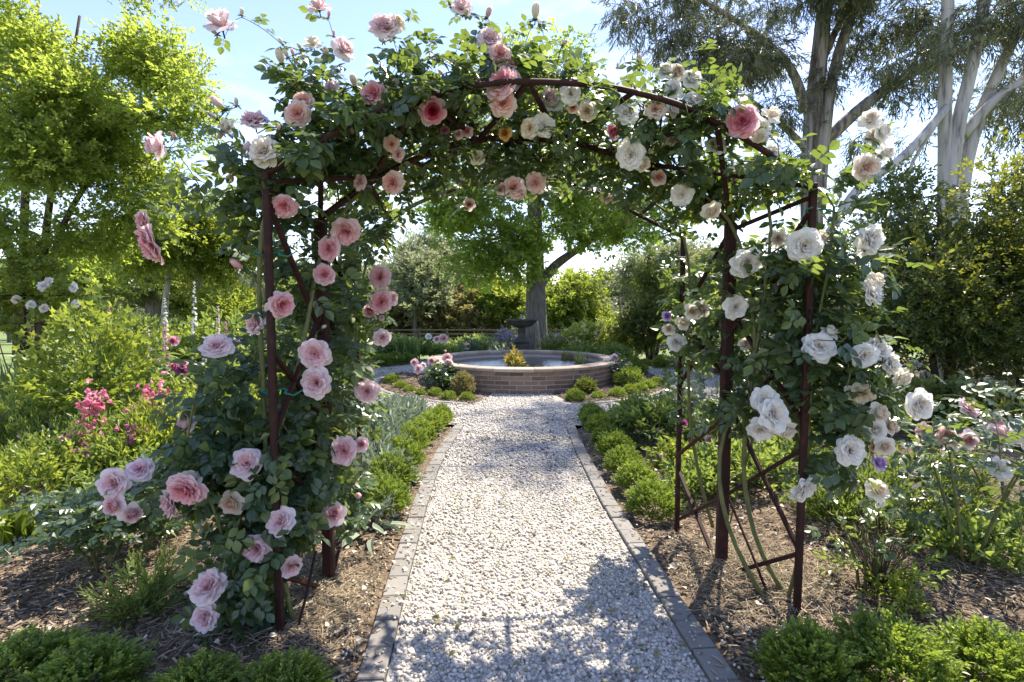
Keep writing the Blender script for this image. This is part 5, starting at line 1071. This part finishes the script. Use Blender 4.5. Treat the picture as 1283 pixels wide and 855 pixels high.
straps('pond_iris', 'small green water plant near the right rim of the pool', 'water plant', (1.42, 10.9, .29), 30, .3, .03, 'garden_leaf', .5, .4, .6, .12); straps('pond_iris', 'low reddish water plant near the right rear rim of the pool', 'water plant', (1.2, 11.6, .29), 22, .22, .03, 'pond_plant', .5, .2, .7, .15)
g = gp(816, 555); t = bush('geum_plant', 'rounded dark green leafy plant behind the far end of the right box row', 'plant', g, .40, .40, 'mid', 'garden_leaf', 330, .8, .35, .6, None, .35, 0)

# ---- right garden
for i, (px, py, w, h, mt, sp, mean) in enumerate([(870, 622, .24, .26, 'garden_leaf', 'small', .6), (905, 606, .30, .32, 'garden_leaf', 'mid', .5), (955, 612, .26, .3, 'garden_leaf', 'small', .65), (990, 596, .34, .38, 'garden_leaf', 'mid', .45), (880, 560, .36, .5, 'garden_leaf', 'mid', .55), (930, 548, .4, .55, 'garden_leaf', 'mid', .45), (985, 548, .45, .6, 'rose_leaf', 'mid', .5), (845, 588, .22, .22, 'lime_leaf', 'small', .5), (1040, 640, .22, .2, 'garden_leaf', 'small', .5), (862, 520, .36, .45, 'grey_leaf', 'small', .4), (1060, 575, .4, .5, 'dark_leaf', 'mid', .4)]):
    bush('border_plant', f'{ORD[i] if i else "nearest"} leafy green border plant counted from the rear white rose post' if i < 9 else ('pale grey green border plant beyond the white rose canes', 'dark leafy border plant under the dark glossy shrub')[i - 9], 'plant', gp(px, py), w * .85, h * .85, sp, mt, 95, .75 if sp == 'mid' else 1.1, mean - .18, .6, 'border plants right of the path', .3, 0)
rose_bush('pink rose bush under the right lattice beyond the path', gp(868, 566), .3, .6, [B(856, 531, 13, 'magenta', 'o', 5.2), B(890, 551, 12, 'pink', 'c', 5.2), B(828, 571, 14, 'pale', 'b', 4.6)], 14, ls=.11)
rose_bush('pale pink rose bush with green canes in the shaded right bed', gp(1212, 706), .42, 1.0, [B(1160, 542, 26, 'pink', 'o', 3.1), B(1187, 547, 30, 'peach', 'o', 3.05), B(1214, 551, 24, 'pale', 'c', 3.05), B(1216, 511, 30, 'pale', 'o', 3.2, .3), B(1145, 600, 22, 'peach', 'c', 3.0, 0, .5), B(1199, 556, 16, 'white', 'c', 3.1)], 28, mean=.25, ls=.105, stemh=.55)
rose_bush('white flushed rose bush beside the right edge of the view', gp(1262, 668), .45, .95, [B(1250, 532, 32, 'pale', 'o', 3.3, 0, .5), B(1250, 548, 36, 'pale', 'o', 3.25), B(1281, 541, 34, 'white', 'o', 3.2), B(1254, 586, 32, 'white', 'o', 3.2, 0, .6), B(1300, 560, 30, 'pale', 'o', 3.2)], 26, mean=.25, ls=.105)
rose_bush('young cream rose with a lime stem beside the near white rose post', gp(1085, 735), .20, .55, [B(1101, 613, 29, 'cream', 'c', 2.55, .4, .1), B(1073, 605, 13, 'cream', 'b', 2.55, 0, 1), B(1104, 631, 14, 'white', 'c', 2.58, .3, -.4)], 9, mean=.62, ls=.10, cl=4)
def twigs(name, label, pos, rx, h, n):
    pos = np.asarray(pos, float); t = thing(name, label, 'shrub', pos); acc = Acc()
    for i in range(n):
        a = RNG.uniform(0, 6.28); q = np.array([math.cos(a) * rx * RNG.uniform(.3, 1), math.sin(a) * rx * RNG.uniform(.3, 1), h * RNG.uniform(.5, 1.1)]); acc.add(*tube(smooth_path([pos + q * [.15, .15, 0], pos + q * [.5, .5, .55] + RNG.normal(0, .015, 3), pos + q], 6), np.linspace(.0045, .0018, 6), 4))
    acc.build('twigs', M['bark_brown'], t, True); n = 22; lf = Acc(); P, d = dome(n, rx, h); scatter(lf, SP['small'], P + pos, norm(d + [0, 0, .4]), rdir(n), RNG.uniform(.6, 1, n), RNG.uniform(.4, .9, n)); lf.build('leaves', M['garden_leaf'], t); return t
twigs('bare_shrub', 'bare brown twiggy shrub between the young cream rose and the box', gp(1100, 735), .22, .34, 46)
bush('small_shrub', 'small fresh leafy shoot behind the second front box shrub at the right', 'plant', gp(1130, 765), .11, .16, 'small', 'lime_leaf', 30, .9, .5, .6, None, .3, 2)
for i, (px, py, w) in enumerate([(1110, 650, .38), (1060, 662, .26), (1165, 640, .32)]):
    p = gp(px, py); t = bush('salvia_plant', ('violet flowered salvia mound in the shade behind the young cream rose', 'smaller violet salvia close to the near white rose post', 'violet salvia at the foot of the pale pink rose')[i], 'flowering plant', p, w, .30, 'fine', 'garden_leaf', 200, .9, .25, .8, 'violet salvias', .3, 0); flowers(t, top_pts(p, w, .34, 150), 'violet', .014)
for i, (px, py, w, h) in enumerate([(1240, 698, .26, .14), (1285, 690, .28, .2), (1195, 690, .2, .12)]):
    bush('leafy_ground_plant', ('lime leafy ground plant below the pale roses at the right', 'second lime leafy ground plant, cut by the right edge of the view', 'sparse low lime plant in the straw below the pale pink rose')[i], 'plant', gp(px, py), w, h, 'mid', 'garden_leaf', 60, .6, .5, .4, 'lime ground plants', .3, 0)
for i, (px, py, w, h) in enumerate([(1130, 535, .55, .5), (1215, 540, .55, .45), (1285, 560, .45, .4), (1010, 530, .5, .6)]):
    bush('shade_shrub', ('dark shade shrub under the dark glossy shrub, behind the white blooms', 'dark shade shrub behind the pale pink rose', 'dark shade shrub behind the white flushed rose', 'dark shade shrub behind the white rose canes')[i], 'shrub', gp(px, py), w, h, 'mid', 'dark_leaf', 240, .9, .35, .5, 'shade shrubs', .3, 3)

# ---- left garden
straps('hosta', 'broad leaved lime hosta at the left edge of the mulch', 'plant', gp(18, 682), 46, .34, .10, 'lime_leaf', .9, .35, .9, .10)
rose_bush('low dark rose bush beneath the far overhanging pink blooms', gp(128, 712), .36, .50, [], 60, mean=.22, ls=.10, cl=7)
bush('lime_shrub', 'low lime green shrub behind the hosta', 'shrub', gp(40, 640), .42, .42, 'small', 'lime_leaf', 330, 1.0, .45, .5, None, .3, 3)
bush('catmint', 'wispy green catmint mound at the left edge, behind the lime shrub', 'plant', gp(22, 590), .5, .5, 'fine', 'garden_leaf', 420, 1.1, .7, 1.0, None, .3, 0)
p = gp(95, 592); t = bush('catmint', 'wispy catmint with pale blue flowers in front of the pink penstemon', 'plant', p, .42, .38, 'fine', 'garden_leaf', 330, 1.0, .68, 1.0, None, .3, 0); flowers(t, top_pts(p, .42, .45, 110), 'lilac', .014)
def penst(label, px, py, w, h, pts, mat, Y=None, n=240, leaf='garden_leaf', mean=.6):
    p = gp(px, py); t = bush('penstemon', label, 'flowering plant', p, w, h * .72, 'small', leaf, n, 1.05, mean, .8, 'penstemons in the left border', .3, 4)
    acc = Acc()
    for qx, qy, r, k in pts:
        c = at(qx, qy, p[1] - .1); P = c + RNG.normal(0, 1, (k, 3)) * np.array([r * p[1] / FPX, .05, r * p[1] / FPX * 1.2]); flowers(t, P, mat, .036, BELL, (0, -.6, -.4), 'flower_head', .6); acc.add(*tube(smooth_path([p + [RNG.normal() * .05, 0, .1], (p + c) / 2 + RNG.normal(0, .02, 3), c + [0, 0, .03]], 8), .004, 4))
    acc.build('flower_stems', M['cane'], t, True); return t
penst('penstemon with a tall dense head of salmon pink bells', 193, 600, .34, .8, [(190, 505, 9, 46), (196, 493, 8, 36), (183, 518, 7, 24), (200, 512, 7, 26), (190, 532, 6, 18)], 'crimson')
penst('penstemon with looser red pink sprays beside the catmint', 122, 612, .38, .75, [(118, 494, 7, 26), (128, 505, 6, 20), (112, 512, 6, 20), (118, 533, 5, 12), (102, 548, 6, 22), (110, 556, 5, 16), (130, 570, 4, 10), (120, 575, 4, 8)], 'crimson')
penst('penstemon with a few magenta bells low among yellow green leaves', 170, 618, .36, .62, [(106, 562, 4, 12), (170, 545, 5, 14), (160, 540, 4, 8)], 'magenta', mean=.75)
bush('golden_bush', 'fine leaved golden green bush behind the near pink rose', 'shrub', gp(275, 600), .62, .80, 'small', 'lime_leaf', 620, 1.0, .62, .6, None, .3, 4)
bush('golden_bush', 'fine leaved yellow green bush left of the near pink rose', 'shrub', gp(215, 610), .42, .55, 'fine', 'lime_leaf', 420, 1.1, .55, .9, None, .3, 4)
bush('border_shrub', 'mid green low shrub below the salmon penstemon', 'shrub', gp(185, 660), .42, .40, 'small', 'garden_leaf', 300, 1.0, .6, .6, None, .3, 3)
t = bush('hollyhock', 'tall leafy light green hollyhock with big lobed leaves, not yet in flower', 'plant', gp(128, 575), .50, 1.40, 'lobed', 'lime_leaf', 210, .95, .32, .4, None, .35, 6, 'cane')
bush('hollyhock', 'shorter lobed leaf hollyhock between the tall one and the salmon penstemon', 'plant', gp(165, 560), .45, 1.0, 'lobed', 'garden_leaf', 150, .85, .6, .4, None, .35, 5, 'cane')
bush('dahlia', 'broad leafy plant with large lime leaves left of the tall hollyhock', 'plant', gp(80, 560), .45, .75, 'lobed', 'lime_leaf', 130, .85, .4, .3, None, .35, 5, 'cane')
straps('iris_clump', 'clump of upright dark iris leaves at the left edge', 'plant', gp(28, 512), 70, .85, .055, mean=.35, rad=.3, bend=.35); straps('iris_clump', 'second iris clump, shorter, beside the tall hollyhock', 'plant', gp(55, 520), 40, .6, .05, mean=.5, rad=.2)
def daylily(label, px, py, fl, mat):
    p = gp(px, py); t = straps('daylily', label, 'plant', p, 26, .35, .025, mean=.5, rad=.08); P = np.array([at(a, b, p[1]) for a, b in fl]); acc = Acc()
    for q in P: acc.add(*tube(smooth_path([p, (p + q) / 2 + [.02, 0, 0], q], 6), .004, 4))
    acc.build('flower_stems', M['cane'], t, True); flowers(t, np.repeat(P, 3, 0), mat, .055, sd=.3); return t
daylily('yellow daylily in the bare mulch near the iris', 20, 532, [(22, 508), (25, 513), (19, 519), (27, 506)], 'yellow'); daylily('pale lilac flowered clump in the bare mulch right of the yellow daylily', 62, 548, [(48, 512), (56, 508), (64, 506), (72, 503), (66, 515), (58, 518), (78, 500)], 'lilac')
FG = 'foxglove spires in the left border'
for px, ty, by, Yv, mat, lab in [(208, 372, 500, 7.2, 'white', 'tall white foxglove spire in front of the grey conifer trunk'), (243, 352, 505, 7.0, 'white', 'tallest white foxglove spire, its tip curling over'), (271, 384, 510, 7.0, 'pale', 'pale pink foxglove spire behind the drooping pale rose'), (287, 402, 510, 7.0, 'magenta', 'bright pink foxglove spire left of the near rose post'), (197, 430, 520, 6.6, 'white', 'short white foxglove spire below the grey conifer trunk'), (186, 408, 515, 6.9, 'pale', 'slim pale foxglove spire left of the white ones'), (255, 420, 520, 6.6, 'white', 'short creamy foxglove between the tall white and pale pink ones'), (210, 405, 515, 6.8, 'magenta', 'small magenta foxglove among the white spires'), (127, 418, 540, 6.4, 'violet', 'dark purple spire among the hollyhock leaves'), (143, 380, 540, 6.6, 'magenta', 'plum spire right of the hollyhock top')]:
    x = at(px, 440, Yv)[0]; p = np.array([x, Yv, 0.]); h = at(px, ty, Yv)[2]; spire('foxglove', lab, 'foxglove', p, h, mat, lean=(RNG.normal() * .04, 0), group=FG, bs=.036, fl=.42, nb=52)
rose_bush('magenta rose bush below the white foxgloves', gp(208, 540), .45, .8, [B(193, 469, 22, 'deep', 'o', 6.2), B(197, 456, 14, 'deep', 'c', 6.3), B(219, 460, 15, 'deep', 'c', 6.2), B(228, 464, 18, 'magenta', 'o', 6.2), B(229, 456, 12, 'deep', 'c', 6.2), B(217, 427, 12, 'crimson', 'c', 6.4)], 44, mean=.5, ls=.12)
rose_bush('white rose bush behind the near pink rose post', gp(315, 520), .6, 1.0, [B(314, 425, 12, 'white', 'o', 7), B(297, 427, 12, 'white', 'c', 7), B(303, 427, 12, 'cream', 'c', 7), B(315, 437, 14, 'white', 'o', 7), B(309, 455, 14, 'white', 'o', 7), B(322, 452, 13, 'white', 'c', 7), B(308, 470, 13, 'white', 'o', 7), B(325, 470, 13, 'white', 'o', 7), B(296, 448, 10, 'pale', 'c', 7)], 50, mean=.55, ls=.13)
for i, (px, Y, w, h, mt, sp, mean) in enumerate([(170, 10.0, .9, 1.1, 'garden_leaf', 'mid', .45), (230, 9.8, .9, 1.0, 'lime_leaf', 'mid', .35), (285, 9.5, .9, 1.15, 'garden_leaf', 'mid', .55), (340, 9.0, .9, 1.1, 'garden_leaf', 'mid', .5), (392, 8.6, .6, .9, 'garden_leaf', 'mid', .5), (330, 6.4, .55, .8, 'garden_leaf', 'mid', .5), (395, 6.2, .5, .75, 'garden_leaf', 'mid', .45), (300, 5.0, .5, .6, 'garden_leaf', 'mid', .45)]):
    x = at(px, 440, Y)[0]; bush('background_shrub', f'{ORD[i]} leafy shrub in the belt behind the left border flowers', 'shrub', (x, Y, 0), w, h, sp, mt, 340, 1.25, mean, .5, 'leafy shrubs behind the left border', .3, 3)
for i, (px, py, w, h) in enumerate([(180, 760, .16, .16), (172, 772, .10, .08), (62, 845, .08, .05)]):
    bush('weed', ('feathery weed in the mulch below the pale pink blooms', 'tiny weed at the front of the feathery one', 'seedling in the mulch behind the front corner box')[i], 'weed', gp(px, py), w, h, 'fine', 'garden_leaf', 46, .8, .5, .3, None, .2, 0)
# white rose on a rusty frame, far left
p = np.array([at(34, 440, 8.0)[0], 8.0, 0]); t = thing('garden_trellis', 'thin rusty garden frame carrying a white climbing rose at the left edge', 'plant frame', p)
for dx in (-.9, 0.0):
    V, T = tube([p + [dx, 0, -.1], p + [dx, 0, 2.0]], .016, 6); mk('upright', V, T, M['rust'], t, np.full(len(V), .5))
for z in (.75, 1.2, 1.62):
    V, T = tube([p + [-.9, -.02, z], p + [.6, -.02, z]], .009, 5); mk('crossbar', V, T, M['rust'], t, np.full(len(V), .5))
climber('climbing_rose', 'climbing rose coloured sunlit yellow green with small white blooms on the rusty frame', p + [.1, .1, 0],
        [([(40, 500, 8.1), (30, 400, 8.1), (20, 320, 8.1), (40, 290, 8.1)], .012), ([(30, 500, 8.1), (60, 420, 8.1), (75, 370, 8.1)], .01), ([(20, 500, 8.1), (-10, 400, 8.1), (-15, 330, 8.1)], .01)],
        [(20, 320, 8.1, 45, 36, .4, 40), (60, 390, 8.1, 36, 40, .35, 26), (10, 390, 8.1, 34, 40, .35, 24), (45, 345, 8.0, 40, 34, .35, 30), (-20, 350, 8.1, 30, 60, .4, 20)],
        [B(54, 358, 14, 'white', 'o', 7.8), B(91, 360, 12, 'white', 'o', 7.8), B(95, 380, 12, 'white', 'c', 7.8), B(38, 382, 12, 'white', 'o', 7.8), B(54, 386, 12, 'cream', 'o', 7.8), B(76, 410, 11, 'white', 'c', 7.8), B(20, 375, 11, 'cream', 'o', 7.8), B(60, 352, 10, 'white', 'c', 7.8)], 7, .16, group=None)['category'] = 'rose'
